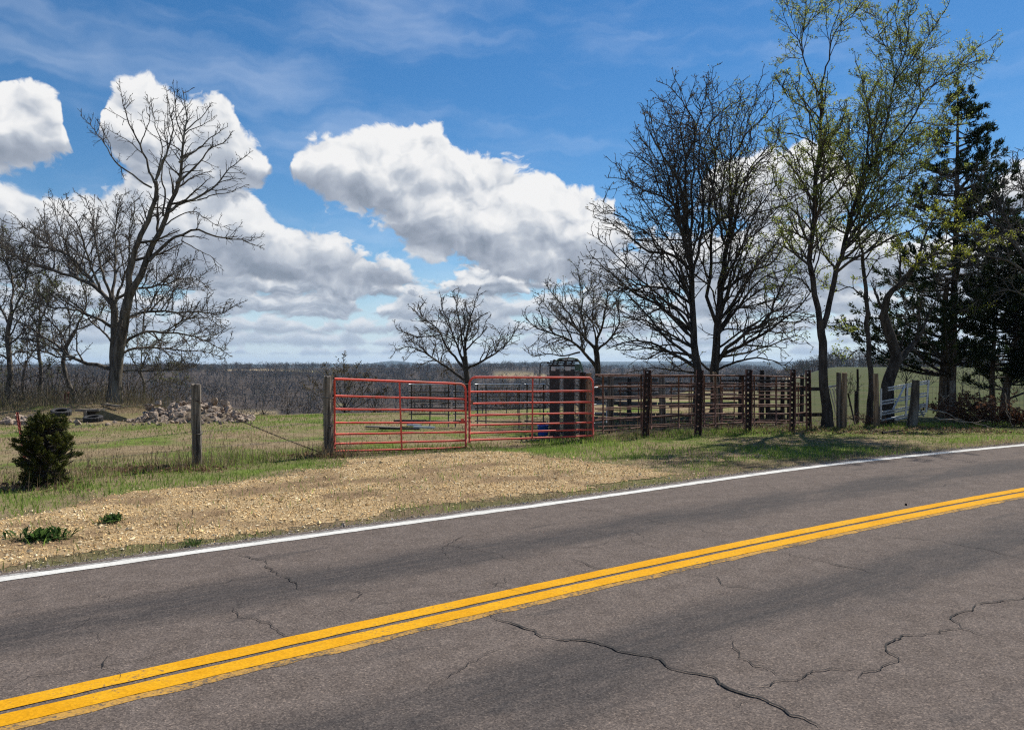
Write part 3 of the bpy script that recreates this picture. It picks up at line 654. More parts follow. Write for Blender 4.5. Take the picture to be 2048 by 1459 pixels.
    for (a, b, s, q) in [(-4.96, 11.62, .35, 300), (-4.6, 11.95, .35, 160), (-3.27, 13.1, .28, 320), (-5.9, 10.8, .5, 220), (-6.3, 9.9, .55, 200), (-4.0, 12.4, .5, 160), (-3.0, 12.9, .3, 160), (2.2, 15.5, .4, 90), (3.3, 16.2, .5, 70), (-5.3, 11.2, .4, 130), (6.6, 17.5, .5, 60)]:
        pts.append(np.stack([RNG.normal(a, s, q), RNG.normal(b, s * .7, q)], -1))
    for q in range(60): pts.append(np.stack([RNG.normal(RNG.uniform(-21, -10.5), .35, 26), RNG.normal(RNG.uniform(23.6, 27.5), .3, 26)], -1))
    p = np.vstack(pts); x, y = p[:, 0], p[:, 1]
    d = np.array([(0.36, 0.27, 0.15), (0.28, 0.19, 0.11), (0.20, 0.15, 0.10), (0.42, 0.33, 0.20)])[RNG.integers(0, 4, len(x))] * RNG.uniform(.7, 1.1, (len(x), 1))
    blades('dead_weeds', x, y, RNG.gamma(3.2, 0.075, len(x)) + 0.05, RNG.uniform(0.004, 0.008, len(x)), d, M['straw'], 'tall dead weed stems along the wire fence and post feet', 0.5)
build_grass()

# ------------------------------------------------------------------ trees
def tubes_np(P, R, sides):
    """P (B,N,3), R (B,N) -> verts, quads"""
    B, N, _ = P.shape
    T = np.gradient(P, axis=1); T /= np.linalg.norm(T, axis=2, keepdims=True) + 1e-9
    mean = T.mean(1); ref = np.where((np.abs(mean[:, 2]) > 0.8 * np.linalg.norm(mean, axis=1))[:, None], np.array([[0.95, 0.3, 0.1]]), np.array([[0.1, 0.2, 0.97]]))
    U = np.cross(T, ref[:, None]); U /= np.linalg.norm(U, axis=2, keepdims=True) + 1e-9; V = np.cross(T, U)
    a = np.arange(sides) * 2 * math.pi / sides
    X = P[:, :, None] + R[:, :, None, None] * (np.cos(a)[None, None, :, None] * U[:, :, None] + np.sin(a)[None, None, :, None] * V[:, :, None])
    b, i, j = np.meshgrid(np.arange(B), np.arange(N - 1), np.arange(sides), indexing='ij'); k = b * N * sides; j2 = (j + 1) % sides
    Fc = np.stack([k + i * sides + j, k + i * sides + j2, k + (i + 1) * sides + j2, k + (i + 1) * sides + j], -1).reshape(-1, 4)
    return X.reshape(-1, 3), Fc
def merge(parts):
    V = []; Fs = []; k = 0
    for v, f in parts: V.append(v); Fs.append(f + k); k += len(v)
    return np.concatenate(V), np.concatenate(Fs)
def resample(P, n):
    P = np.asarray(P, float)
    if len(P) > 2:                                         # Catmull-Rom
        Q = np.vstack([2 * P[0] - P[1], P, 2 * P[-1] - P[-2]]); out = []
        for i in range(1, len(Q) - 2):
            for t in np.linspace(0, 1, 9)[:-1]:
                a, b, c, d = Q[i - 1], Q[i], Q[i + 1], Q[i + 2]
                out.append(0.5 * (2 * b + (c - a) * t + (2 * a - 5 * b + 4 * c - d) * t * t + (3 * b - a - 3 * c + d) * t ** 3))
        out.append(P[-1]); P = np.array(out)
    s = np.r_[0, np.cumsum(np.linalg.norm(np.diff(P, axis=0), axis=1))]; t = np.linspace(0, s[-1], n)
    return np.stack([np.interp(t, s, P[:, i]) for i in range(P.shape[1])], -1)
def grow(P, R, per_m, tmin, ratio, lmin, lmax, ang, N, wob, up, rr, rmin, rng, kmax=40, taper=0.3):
    B, NN, _ = P.shape; L = np.linalg.norm(np.diff(P, axis=1), axis=2).sum(1)
    cnt = np.clip(np.round(per_m * L * (1 - tmin) + rng.random(B) - 0.5), 1, kmax).astype(int)
    idx = np.repeat(np.arange(B), cnt); n = len(idx)
    first = np.concatenate([[0], np.cumsum(cnt)[:-1]]); order = np.arange(n) - first[idx]
    t = tmin + (1 - tmin) * (order + rng.random(n)) / cnt[idx]
    f = t * (NN - 1) * 0.999; i0 = np.minimum(f.astype(int), NN - 2); w = (f - i0)[:, None]
    st = P[idx, i0] * (1 - w) + P[idx, i0 + 1] * w; T = P[idx, i0 + 1] - P[idx, i0]; T /= np.linalg.norm(T, axis=1)[:, None] + 1e-9
    r0 = R[idx, i0] * (1 - w[:, 0]) + R[idx, i0 + 1] * w[:, 0]
    q = rng.normal(size=(n, 3)); q[:, 2] += 0.25; q -= (q * T).sum(1)[:, None] * T; q /= np.linalg.norm(q, axis=1)[:, None] + 1e-9
    th = rng.uniform(ang[0], ang[1], n)
    d = np.cos(th)[:, None] * T + np.sin(th)[:, None] * q
    ln = np.clip(ratio * L[idx] * (1 - 0.78 * t), lmin * (1 - 0.4 * t), lmax) * rng.uniform(0.6, 1.25, n)
    rad = np.maximum(np.minimum(r0 * rr, 0.035 * ln + 0.002), rmin)
    C = np.zeros((n, N, 3)); C[:, 0] = st
    for k in range(1, N):
        d = d + rng.normal(0, wob, (n, 3)); d[:, 2] += up; d /= np.linalg.norm(d, axis=1)[:, None]
        C[:, k] = C[:, k - 1] + d * (ln / (N - 1))[:, None]
    RR = rad[:, None] * np.linspace(1, taper, N)[None]
    return C, np.maximum(RR, rmin * 0.6)
def leaf_quads(P, size, cols, rng, elong=1.7, up=0.0):
    n = len(P); a = rng.normal(size=(n, 3)); a[:, 2] += up; a /= np.linalg.norm(a, axis=1)[:, None]
    b = np.cross(a, rng.normal(size=(n, 3))); b /= np.linalg.norm(b, axis=1)[:, None] + 1e-9
    s = size * rng.uniform(0.6, 1.3, (n, 1))
    V = np.stack([P, P + a * s * elong * .5 + b * s * .5, P + a * s * elong, P + a * s * elong * .5 - b * s * .5], 1).reshape(-1, 3)
    k = np.arange(n) * 4; Fc = np.stack([k, k + 1, k + 2, k + 3], -1)
    c = np.array(cols)[rng.integers(0, len(cols), n)] * rng.uniform(0.7, 1.25, (n, 1))
    return V, Fc, np.repeat(c, 4, 0)

def tree(name, label, Z, base, limbs, seed, bark='bark_dark', twig='twig', cfg=None, leaf=None, cat='tree', spread=0.45, group=None, thick=0.66):
    """limbs: (outline points (px, py), start radius, end radius[, depth slope]); the first is the trunk.
    Points are laid at distance Z plus a depth that grows along each limb, so that the crown has its own depth."""
    rng = np.random.default_rng(seed)
    Lp, Lr = [], []; trunk = None
    for k, lb in enumerate(limbs):
        pts, r0, r1 = lb[:3]; r0 *= thick; r1 = max(r1 * min(1, thick * 1.1), .005); kd = lb[3] if len(lb) > 3 else (0.0 if k == 0 else rng.uniform(-spread, spread) * (1 if rng.random() < .75 else 1.6))
        p = np.array(pts, float); q = np.array([W(a, c, Z) for a, c in p]); s = np.r_[0, np.cumsum(np.linalg.norm(np.diff(q, axis=0), axis=1))]
        d0 = 0.0
        q = np.array([W(a, c, Z + kd * ss * (1 + 0.15 * math.sin(ss * 1.3 + k))) for (a, c), ss in zip(p, s)])
        q = resample(q, 16)
        jit = rng.normal(0, 1, (16, 3)); jit[0] = 0; cj = np.cumsum(rng.normal(0, 1, (16, 3)), 0); cj -= np.linspace(0, 1, 16)[:, None] * cj[-1]; cj -= cj[0]; q += (jit * 0.008 + cj * (0.018 if k else 0.006)) * s[-1] / 3
        R = np.linspace(r0, r1, 16)
        if k == 0: R = R * (1 + 0.5 * np.exp(-np.linspace(0, 11, 16)))
        Lp.append(q); Lr.append(R)
    bz = float(terrain(Lp[0][0][0], Lp[0][0][1])) - 0.06
    Lp[0][0][2] = min(Lp[0][0][2], bz)
    root = empty(name, (Lp[0][0][0], Lp[0][0][1], bz), label, cat, group)
    P0 = np.stack(Lp); R0 = np.stack(Lr)
    # lumpy limbs
    V, Fc = tubes_np(P0, R0, 8); raw_mesh('trunk', V, Fc, M[bark], root, smooth=True)
    c = dict(k1=2.2, k2=3.0, k3=5.0, k4=0, l1=(0.5, 3.0), l2=(0.3, 1.4), l3=(0.15, 0.5), up=0.03, wob=0.20, tmin=0.22, ang=(0.5, 1.05), r1=0.012, r2=0.008, r3=0.0055, trunkfree=True)
    c.update(cfg or {})
    s1 = slice(1, None) if c['trunkfree'] and len(limbs) > 1 else slice(0, None)
    A, RA = grow(P0[s1], R0[s1], c['k1'], c['tmin'], c.get('rat', 0.46), *c['l1'], c['ang'], 7, c['wob'], c['up'], 0.62, c['r1'], rng)
    Bq, RB = grow(np.concatenate([A]), np.concatenate([RA]), c['k2'], 0.12, 0.5, *c['l2'], c['ang'], 5, c['wob'], c['up'], 0.62, c['r2'], rng)
    tips_src = [P0[s1][:, 11:]]
    extra, RE = grow(P0[s1][:, 9:], R0[s1][:, 9:], c['k2'] * 1.6, 0.0, 0.35, *c['l2'], c['ang'], 5, c['wob'], c['up'], 0.6, c['r2'], rng)
    Bq = np.concatenate([Bq, extra]); RB = np.concatenate([RB, RE])
    Cq, RC = grow(Bq, RB, c['k3'], 0.12, 0.5, *c['l3'], c['ang'], 3, c['wob'], c['up'], 0.6, c['r3'], rng, taper=0.5)
    parts = [tubes_np(A, RA, 5), tubes_np(Bq, RB, 4), tubes_np(Cq, RC, 3)]
    if c['k4']:
        Dq, RD = grow(Cq, RC, c['k4'], 0.2, 0.5, 0.06, 0.22, c['ang'], 3, 0.2, c['up'], 0.7, c['r3'] * 0.8, rng, taper=0.6); parts.append(tubes_np(Dq, RD, 3)); Cq2 = Dq
    else: Cq2 = Cq
    V, Fc = merge(parts); raw_mesh('crown', V, Fc, M[twig], root, smooth=True)
    if leaf:
        for lf in (leaf if isinstance(leaf, list) else [leaf]):
            tp = Cq[rng.integers(0, len(Cq), lf['n']), rng.integers(1, 3, lf['n'])]
            if 'where' in lf: tp = tp[lf['where'](tp)]
            tp = np.repeat(tp, lf.get('cl', 3), 0); tp = tp + rng.normal(0, lf['size'] * 1.2, tp.shape)
            V, Fc, cc = leaf_quads(tp, lf['size'], lf['cols'], rng)
            tag(raw_mesh(lf.get('name', 'leaves'), V, Fc, M['foliage'], root, cols=cc), kind='stuff')
    return root
BUD = [(0.10, 0.085, 0.055), (0.13, 0.11, 0.065), (0.075, 0.06, 0.045)]
OLIVE = [(0.14, 0.16, 0.045), (0.18, 0.20, 0.06), (0.10, 0.12, 0.035)]
SPRING = [(0.30, 0.37, 0.06), (0.38, 0.43, 0.09), (0.21, 0.27, 0.045), (0.43, 0.45, 0.14)]
YELLOWG = [(0.33, 0.36, 0.04), (0.40, 0.41, 0.06), (0.23, 0.27, 0.03)]

def fan(trunk, targets, r, seed, y_lo, y_hi):
    """extra limbs leaving the trunk (photo points) for targets on the crown's edge"""
    rng = np.random.default_rng(seed); t = np.array(trunk, float); out = []
    for tx, ty in targets:
        y0 = np.clip(ty + (y_lo - ty) * rng.uniform(.45, .75), y_hi, y_lo); x0 = np.interp(-y0, -t[:, 1], t[:, 0]); mx, my = x0 + (tx - x0) * .45, y0 + (ty - y0) * .55 - rng.uniform(0, 18)
        out.append(([(x0, y0), (mx + rng.normal(0, 8), my + rng.normal(0, 6)), (x0 + (tx - x0) * .75 + rng.normal(0, 8), y0 + (ty - y0) * .82 + rng.normal(0, 6)), (tx, ty)], r * rng.uniform(.7, 1.1), .008))
    return out

def build_trees():
    # tall leaning bare tree
    tree('walnut_tree', 'tall bare tree with two bare stems leaning right, by the rubble heap', 27.0, None, [
        ([(230, 812), (233, 740), (241, 690), (248, 640), (257, 598)], 0.30, 0.21, 0.0),
        ([(255, 606), (262, 545), (272, 497), (293, 449), (308, 397), (311, 361)], 0.16, 0.085, -0.05),
        ([(255, 604), (281, 557), (302, 497), (323, 446), (338, 400), (350, 367), (359, 316), (368, 271), (371, 225), (366, 185)], 0.18, 0.012, 0.05),
        ([(309, 366), (295, 325), (281, 289), (260, 247), (248, 205), (236, 165)], 0.06, 0.008), ([(303, 375), (266, 352), (232, 328), (211, 289), (187, 259), (163, 231)], 0.05, 0.008),
        ([(311, 361), (332, 313), (338, 283), (344, 250), (335, 198), (329, 170)], 0.06, 0.008), ([(326, 432), (329, 385), (322, 350), (330, 320), (336, 290), (330, 250)], 0.05, 0.008),
        ([(352, 365), (380, 343), (401, 325), (420, 300), (450, 283), (465, 262)], 0.06, 0.008), ([(358, 325), (386, 304), (416, 277), (456, 253)], 0.05, 0.008),
        ([(368, 265), (389, 247), (407, 231), (425, 205)], 0.035, 0.007), ([(366, 275), (352, 235), (350, 195), (345, 160)], 0.035, 0.007),
        ([(330, 428), (356, 412), (392, 400), (419, 385), (437, 370), (456, 346), (480, 325), (499, 305)], 0.08, 0.009),
        ([(395, 400), (431, 388), (459, 385), (488, 372)], 0.035, 0.008), ([(318, 460), (360, 430), (390, 420), (430, 445), (465, 450)], 0.04, 0.008),
        ([(298, 522), (326, 497), (353, 476), (386, 462), (407, 470), (447, 479), (486, 482), (526, 498)], 0.09, 0.01),
        ([(362, 480), (392, 500), (425, 515), (434, 548)], 0.03, 0.007), ([(311, 361), (322, 300), (312, 250), (302, 195)], 0.04, 0.008), ([(281, 289), (300, 240), (295, 190)], 0.03, 0.007)],
        11, 'bark_grey', 'twig', dict(k1=2.3, k2=4.8, k3=8.0, l1=(0.5, 1.6), l2=(0.25, 0.8), l3=(0.12, 0.35), wob=0.16, up=0.02, tmin=0.3, r1=.014, r2=.010, r3=0.008), thick=0.72)
    # broad oak standing just behind it
    tree('oak_tree', 'broad grey oak with wide bare crown behind the tall leaning tree', 29.0, None, [
        ([(222, 812), (226, 740), (228, 700), (230, 650), (226, 600)], 0.26, 0.18, 0.0),
        ([(226, 612), (196, 581), (157, 560), (115, 546), (70, 532), (28, 507), (-5, 485)], 0.13, 0.012), ([(222, 604), (178, 556), (147, 521), (112, 497), (70, 472), (35, 448)], 0.11, 0.012),
        ([(200, 580), (175, 518), (164, 479), (147, 441), (115, 402)], 0.08, 0.01), ([(222, 600), (206, 532), (196, 490), (192, 448), (172, 395)], 0.09, 0.01),
        ([(227, 605), (224, 532), (224, 483), (227, 437), (238, 388)], 0.10, 0.01), ([(230, 610), (252, 525), (250, 485), (262, 437), (270, 400)], 0.08, 0.01),
        ([(226, 655), (175, 626), (140, 616), (87, 609), (40, 590)], 0.10, 0.012), ([(224, 738), (182, 724), (140, 710), (112, 686), (70, 658), (35, 640), (-5, 618)], 0.12, 0.014),
        ([(150, 713), (120, 715), (85, 700), (45, 705), (0, 715)], 0.05, 0.01), ([(232, 598), (266, 581), (304, 574), (343, 565), (378, 556), (405, 562)], 0.09, 0.01),
        ([(232, 650), (259, 633), (287, 623), (332, 617), (385, 619), (437, 626), (465, 612)], 0.10, 0.01), ([(232, 695), (255, 682), (290, 668), (332, 666), (378, 675), (419, 689), (461, 714)], 0.10, 0.01),
        ([(230, 715), (260, 700), (297, 693), (350, 700), (402, 703), (440, 715)], 0.08, 0.01), ([(230, 745), (260, 742), (297, 741), (350, 738), (395, 730)], 0.07, 0.01),
        ([(300, 622), (330, 590), (350, 575), (380, 568)], 0.04, 0.008), ([(330, 667), (370, 640), (410, 635), (440, 655)], 0.04, 0.008), ([(228, 690), (200, 660), (180, 640), (150, 590)], 0.07, 0.01)],
        12, 'bark_grey', 'twig_grey', dict(k1=4.6, k2=6.5, k3=8.5, l1=(0.7, 2.5), l2=(0.3, 1.0), l3=(0.12, 0.42), wob=0.2, up=0.06, r1=.015, r2=.0105, r3=.0082, rat=.55), leaf=dict(n=2600, size=0.035, cols=BUD, cl=2))
    # thinner trees of the left wood
    spec = [('bare_tree', 'pale leaning trunk of a bare tree left of the tall leaning tree', 31, [([(152, 800), (135, 760), (128, 725), (135, 690), (150, 660)], .15, .10), ([(150, 665), (170, 610), (160, 560), (150, 520)], .07, .01), ([(135, 692), (110, 650), (80, 620), (60, 560)], .06, .01), ([(130, 720), (100, 690), (60, 680)], .05, .01), ([(150, 660), (190, 640), (215, 600)], .05, .01), ([(140, 680), (135, 620), (110, 570), (120, 520)], .05, .01)]),
            ('bare_tree', 'bare tree at the left photo edge with a branching grey crown', 30, [([(18, 805), (20, 740), (15, 680), (22, 630)], .17, .12), ([(22, 635), (50, 580), (60, 530), (75, 490)], .07, .01), ([(18, 650), (-10, 590), (-20, 520)], .07, .01), ([(22, 630), (25, 560), (5, 500), (10, 460)], .08, .01), ([(18, 690), (60, 650), (95, 640)], .06, .01), ([(18, 720), (-30, 690), (-70, 660)], .06, .01), ([(20, 670), (55, 620), (100, 590)], .05, .01)]),
            ('bare_tree', 'slim dark bare tree between the left edge tree and the pale leaning trunk', 36, [([(78, 800), (82, 740), (76, 690), (80, 640)], .14, .09), ([(80, 645), (100, 590), (95, 540)], .06, .01), ([(78, 660), (50, 610), (40, 570)], .06, .01), ([(80, 640), (78, 580), (70, 540)], .06, .01), ([(80, 700), (115, 670), (140, 655)], .05, .01), ([(80, 720), (40, 700), (10, 690)], .05, .01)]),
            ('bare_tree', 'small bare tree behind the trunk of the broad oak', 38, [([(285, 812), (288, 770), (280, 740)], .10, .07), ([(280, 745), (300, 700), (330, 670)], .05, .01), ([(284, 755), (260, 710), (250, 670)], .05, .01), ([(282, 740), (285, 690), (290, 650)], .05, .01), ([(286, 770), (330, 740), (370, 725)], .04, .01), ([(286, 785), (330, 770), (380, 760)], .04, .01)]),
            ('bare_tree', 'thin bare tree low in the brush at the far left', 33, [([(50, 812), (45, 770), (52, 720)], .09, .06), ([(52, 725), (75, 690), (90, 650)], .04, .01), ([(50, 735), (20, 700), (0, 660)], .04, .01), ([(47, 760), (90, 740), (120, 700)], .04, .01), ([(50, 740), (55, 690), (60, 650)], .04, .01), ([(46, 780), (10, 760), (-30, 750)], .04, .01)])]
    for k, (nm, lb, Z, limbs) in enumerate(spec):
        tree(nm, lb, Z, None, limbs, 40 + k, 'bark_grey', 'twig_grey', dict(k1=5.5, k2=6.5, k3=7.5, l1=(0.8, 2.4), l2=(0.3, 1.1), l3=(0.15, 0.45), up=0.06, r1=.015, r2=.011, r3=.009, rat=.55), leaf=dict(n=1500, size=0.04, cols=OLIVE + BUD, cl=2), group='bare trees of the left wood')
    # oaks beyond the gates
    cfg_o = dict(k1=5.2, k2=7.5, k3=10, l1=(0.6, 2.0), l2=(0.25, 0.9), l3=(0.10, 0.36), wob=0.27, up=0.02, r1=0.017, r2=0.010, r3=0.0072, rat=.6, tmin=.15)
    tree('oak_tree', 'rounded bare oak rising behind the meeting of the two red gates', 32, None, [
        ([(934, 835), (934, 764), (931, 737), (930, 712)], .22, .15), ([(929, 760), (898, 737), (867, 716), (840, 703), (816, 695), (788, 704)], .10, .01), ([(930, 738), (898, 700), (885, 679), (872, 658), (845, 642), (828, 618)], .09, .01),
        ([(930, 735), (914, 692), (903, 669), (896, 640), (882, 613), (884, 595)], .09, .01), ([(930, 716), (932, 669), (938, 640), (946, 613), (955, 583)], .10, .01), ([(930, 718), (922, 648), (914, 613), (908, 580)], .07, .01),
        ([(932, 738), (964, 721), (993, 703), (1017, 685), (1033, 661), (1041, 640)], .09, .01), ([(880, 670), (840, 674), (819, 669), (792, 656)], .05, .01), ([(868, 652), (845, 632), (840, 615), (851, 600)], .04, .01),
        ([(932, 700), (950, 680), (964, 669), (972, 642)], .06, .01), ([(882, 722), (886, 700), (880, 680)], .04, .01), ([(860, 712), (835, 690), (805, 680)], .04, .01), ([(990, 704), (1000, 670), (985, 650)], .04, .01)], 21, 'bark_dark', 'twig_grey', cfg_o, leaf=dict(n=900, size=0.03, cols=BUD, cl=2))
    tree('oak_tree', 'bare oak with forked limbs behind the cattle chute', 33, None, [
        ([(1197, 840), (1196, 737), (1193, 700), (1192, 690)], .26, .17), ([(1192, 735), (1167, 706), (1151, 687), (1135, 679), (1109, 671), (1077, 658), (1052, 637)], .12, .012), ([(1192, 700), (1167, 671), (1151, 650), (1135, 624), (1114, 598), (1091, 571)], .11, .011),
        ([(1172, 676), (1162, 627), (1164, 590), (1157, 553), (1155, 530)], .08, .01), ([(1145, 684), (1128, 648), (1101, 621), (1075, 587)], .06, .01), ([(1193, 692), (1199, 658), (1209, 627), (1215, 590), (1212, 553)], .10, .01),
        ([(1195, 700), (1228, 669), (1241, 637), (1236, 605), (1250, 575)], .09, .01), ([(1160, 704), (1128, 711), (1096, 706), (1072, 711), (1050, 700)], .06, .01), ([(1192, 690), (1185, 640), (1188, 600), (1180, 560)], .07, .01), ([(1110, 671), (1085, 640), (1078, 610)], .04, .01), ([(1165, 590), (1185, 570), (1190, 545)], .04, .01)],
        22, 'bark_dark', 'twig_grey', cfg_o, leaf=[dict(n=700, size=0.03, cols=BUD, cl=2), dict(n=700, size=0.04, cols=OLIVE, cl=2, name='catkins', where=lambda p: p[:, 2] > 4.2)])
    big = dict(k1=3.0, k2=3.3, k3=6.0, l1=(0.8, 2.8), l2=(0.3, 1.1), l3=(0.12, 0.42), wob=0.28, up=0.03, r1=0.015, r2=0.010, r3=0.0078, rat=.6, tmin=.15)
    tree('oak_tree', 'very large many-stemmed bare oak, left stem, towering behind the rusty panels', 24, None, [
        ([(1398, 835), (1397, 752), (1389, 670), (1385, 562), (1380, 475), (1372, 389)], .23, .055), ([(1373, 395), (1372, 303), (1367, 238), (1385, 190), (1393, 150)], .055, .01), ([(1386, 540), (1341, 510), (1290, 497), (1238, 454), (1186, 432)], .09, .01),
        ([(1381, 480), (1341, 406), (1290, 385), (1246, 359), (1210, 355)], .08, .01), ([(1373, 400), (1341, 337), (1307, 290), (1285, 216)], .07, .01), ([(1372, 320), (1393, 260), (1350, 185), (1311, 163)], .05, .01),
        ([(1389, 665), (1333, 618), (1268, 588), (1216, 540), (1172, 497)], .10, .01), ([(1394, 735), (1346, 708), (1302, 687), (1255, 683), (1210, 700)], .10, .01), ([(1387, 610), (1333, 579), (1270, 565), (1212, 518)], .08, .01),
        ([(1395, 725), (1350, 690), (1302, 639), (1255, 583), (1220, 560)], .09, .01), ([(1384, 560), (1400, 480), (1410, 400), (1395, 320), (1405, 240), (1390, 190)], .08, .01), ([(1380, 480), (1350, 440), (1320, 380), (1300, 330), (1260, 300)], .06, .01),
        ([(1388, 640), (1360, 560), (1330, 520), (1280, 530)], .06, .01), ([(1395, 745), (1350, 740), (1300, 735), (1260, 745)], .06, .01)] + fan([(1398, 835), (1397, 752), (1389, 670), (1385, 562), (1380, 475)], [(1300, 640), (1225, 690), (1330, 560), (1345, 495), (1200, 610), (1420, 165), (1465, 300), (1180, 470), (1200, 400), (1230, 330), (1265, 265), (1300, 205), (1330, 190), (1355, 215), (1320, 260), (1250, 420), (1200, 560), (1225, 630), (1280, 600), (1300, 450), (1240, 500), (1175, 540), (1340, 300)], .07, 5, 735, 470),
        23, 'bark_dark', 'twig', big, leaf=dict(n=1400, size=0.04, cols=BUD, cl=2))
    tree('oak_tree', 'very large bare oak, right stem with long limbs reaching right', 24.6, None, [
        ([(1432, 835), (1432, 747), (1436, 670), (1445, 562), (1458, 475), (1462, 389)], .25, .06), ([(1462, 395), (1462, 303), (1471, 238), (1488, 180)], .055, .01), ([(1437, 660), (1415, 600), (1419, 520), (1410, 432), (1425, 340), (1423, 238), (1436, 170)], .10, .01),
        ([(1434, 725), (1488, 678), (1536, 639), (1566, 562), (1609, 510)], .11, .012), ([(1434, 715), (1514, 674), (1574, 635), (1618, 592), (1640, 540)], .10, .01), ([(1445, 580), (1505, 540), (1549, 518), (1590, 440)], .08, .01),
        ([(1455, 490), (1505, 432), (1570, 410), (1613, 389)], .07, .01), ([(1462, 400), (1505, 337), (1549, 294), (1570, 240)], .06, .01), ([(1462, 320), (1497, 260), (1540, 208), (1545, 170)], .06, .01), ([(1440, 640), (1480, 600), (1500, 560), (1520, 500)], .07, .01),
        ([(1458, 480), (1440, 420), (1445, 340), (1440, 270), (1450, 200)], .07, .01), ([(1434, 740), (1480, 720), (1530, 715), (1580, 735)], .07, .01), ([(1425, 745), (1390, 720), (1350, 735), (1330, 745)], .07, .01), ([(1490, 690), (1540, 690), (1590, 670), (1620, 690)], .05, .01)] + fan([(1432, 835), (1432, 747), (1436, 670), (1445, 562), (1458, 475)], [(1505, 640), (1575, 695), (1490, 520), (1610, 640), (1540, 560), (1385, 245), (1350, 430), (1520, 180), (1560, 240), (1590, 310), (1610, 370), (1625, 440), (1640, 500), (1600, 560), (1560, 480), (1530, 330), (1500, 250), (1580, 400), (1540, 600), (1500, 440)], .07, 6, 735, 470),
        24, 'bark_dark', 'twig', big, leaf=[dict(n=1600, size=0.04, cols=BUD + OLIVE, cl=2), dict(n=5200, size=0.03, cols=SPRING, cl=2, name='young_leaves', where=lambda p: (p[:, 0] / p[:, 1] > 0.26) & (vnoise(p[:, 0] * .8, p[:, 2] * .8, 3) > .48))])
    # tree coming into leaf
    leafc = dict(k1=4.4, k2=6.0, k3=7.0, l1=(0.5, 2.0), l2=(0.25, 0.9), l3=(0.12, 0.38), wob=0.18, up=0.05, r1=0.012, r2=0.008, r3=0.0055, rat=.55)
    tree('leafing_tree', 'tall forked tree with sparse new green leaves beside the tan post', 18.9, None, [
        ([(1656, 858), (1654, 820), (1648, 763), (1645, 684), (1640, 640)], .185, .13), ([(1640, 648), (1634, 589), (1626, 526), (1627, 445), (1634, 343), (1637, 240), (1639, 185)], .115, .045, .03), ([(1639, 190), (1623, 154), (1603, 96), (1606, 41), (1612, -40)], .032, .006), ([(1639, 186), (1651, 130), (1668, 62), (1719, 17), (1760, -40)], .034, .006),
        ([(1634, 291), (1586, 267), (1534, 262)], .03, .006), ([(1646, 655), (1664, 602), (1680, 536), (1695, 479), (1714, 410), (1740, 336), (1767, 302)], .11, .05, .08), ([(1765, 304), (1808, 267), (1853, 188), (1894, 154), (1942, 120), (1992, 118)], .045, .006),
        ([(1744, 330), (1767, 247), (1788, 164), (1781, 117), (1760, 69), (1745, 10)], .04, .006), ([(1788, 165), (1808, 113), (1815, 51), (1818, -30)], .028, .006), ([(1788, 160), (1826, 120), (1856, 69), (1890, 24)], .028, .006),
        ([(1720, 395), (1692, 326), (1660, 300), (1650, 250)], .03, .006), ([(1630, 470), (1590, 420), (1560, 380), (1545, 330)], .035, .006), ([(1627, 520), (1580, 500), (1540, 480), (1500, 490)], .035, .006), ([(1634, 400), (1670, 350), (1690, 290), (1700, 230)], .035, .006),
        ([(1700, 465), (1760, 430), (1800, 380), (1840, 340)], .04, .006), ([(1685, 520), (1740, 500), (1790, 440), (1830, 430)], .04, .006), ([(1636, 600), (1600, 560), (1560, 555), (1530, 590)], .03, .006), ([(1637, 260), (1610, 220), (1575, 200), (1550, 150)], .03, .006), ([(1770, 300), (1820, 310), (1870, 270), (1900, 250)], .03, .006), ([(1746, 325), (1740, 250), (1730, 190), (1715, 130)], .03, .006)] + fan([(1640, 640), (1634, 589), (1626, 526), (1627, 445), (1634, 343), (1637, 240)], [(1560, 240), (1580, 320), (1560, 440), (1590, 540), (1690, 200), (1680, 280), (1700, 380), (1670, 440), (1580, 150)], .035, 8, 600, 250) + fan([(1664, 602), (1680, 536), (1695, 479), (1714, 410), (1740, 336), (1767, 302)], [(1850, 120), (1900, 200), (1880, 300), (1830, 240), (1800, 200), (1730, 160), (1820, 380), (1780, 360), (1860, 380), (1700, 250)], .035, 9, 560, 310),
        25, 'bark_dark', 'twig', leafc, leaf=dict(n=32000, size=0.025, cols=SPRING, cl=2))
    tree('bare_tree', 'slender straight trunk between the tan post and the twisted trunk', 19.8, None, [
        ([(1738, 855), (1738, 841), (1744, 763), (1738, 684), (1733, 589), (1727, 510)], .115, .06), ([(1727, 512), (1717, 463), (1722, 400), (1700, 340)], .05, .006), ([(1734, 600), (1700, 575), (1670, 580), (1640, 560)], .035, .006), ([(1728, 520), (1760, 470), (1780, 420)], .035, .006),
        ([(1737, 650), (1700, 640), (1665, 660)], .03, .006), ([(1730, 560), (1755, 520), (1790, 500)], .03, .006), ([(1740, 720), (1715, 700), (1690, 720), (1670, 710)], .03, .006), ([(1725, 500), (1690, 460), (1660, 440)], .03, .006)],
        26, 'bark_dark', 'twig', leafc, leaf=dict(n=900, size=0.035, cols=SPRING, cl=2))
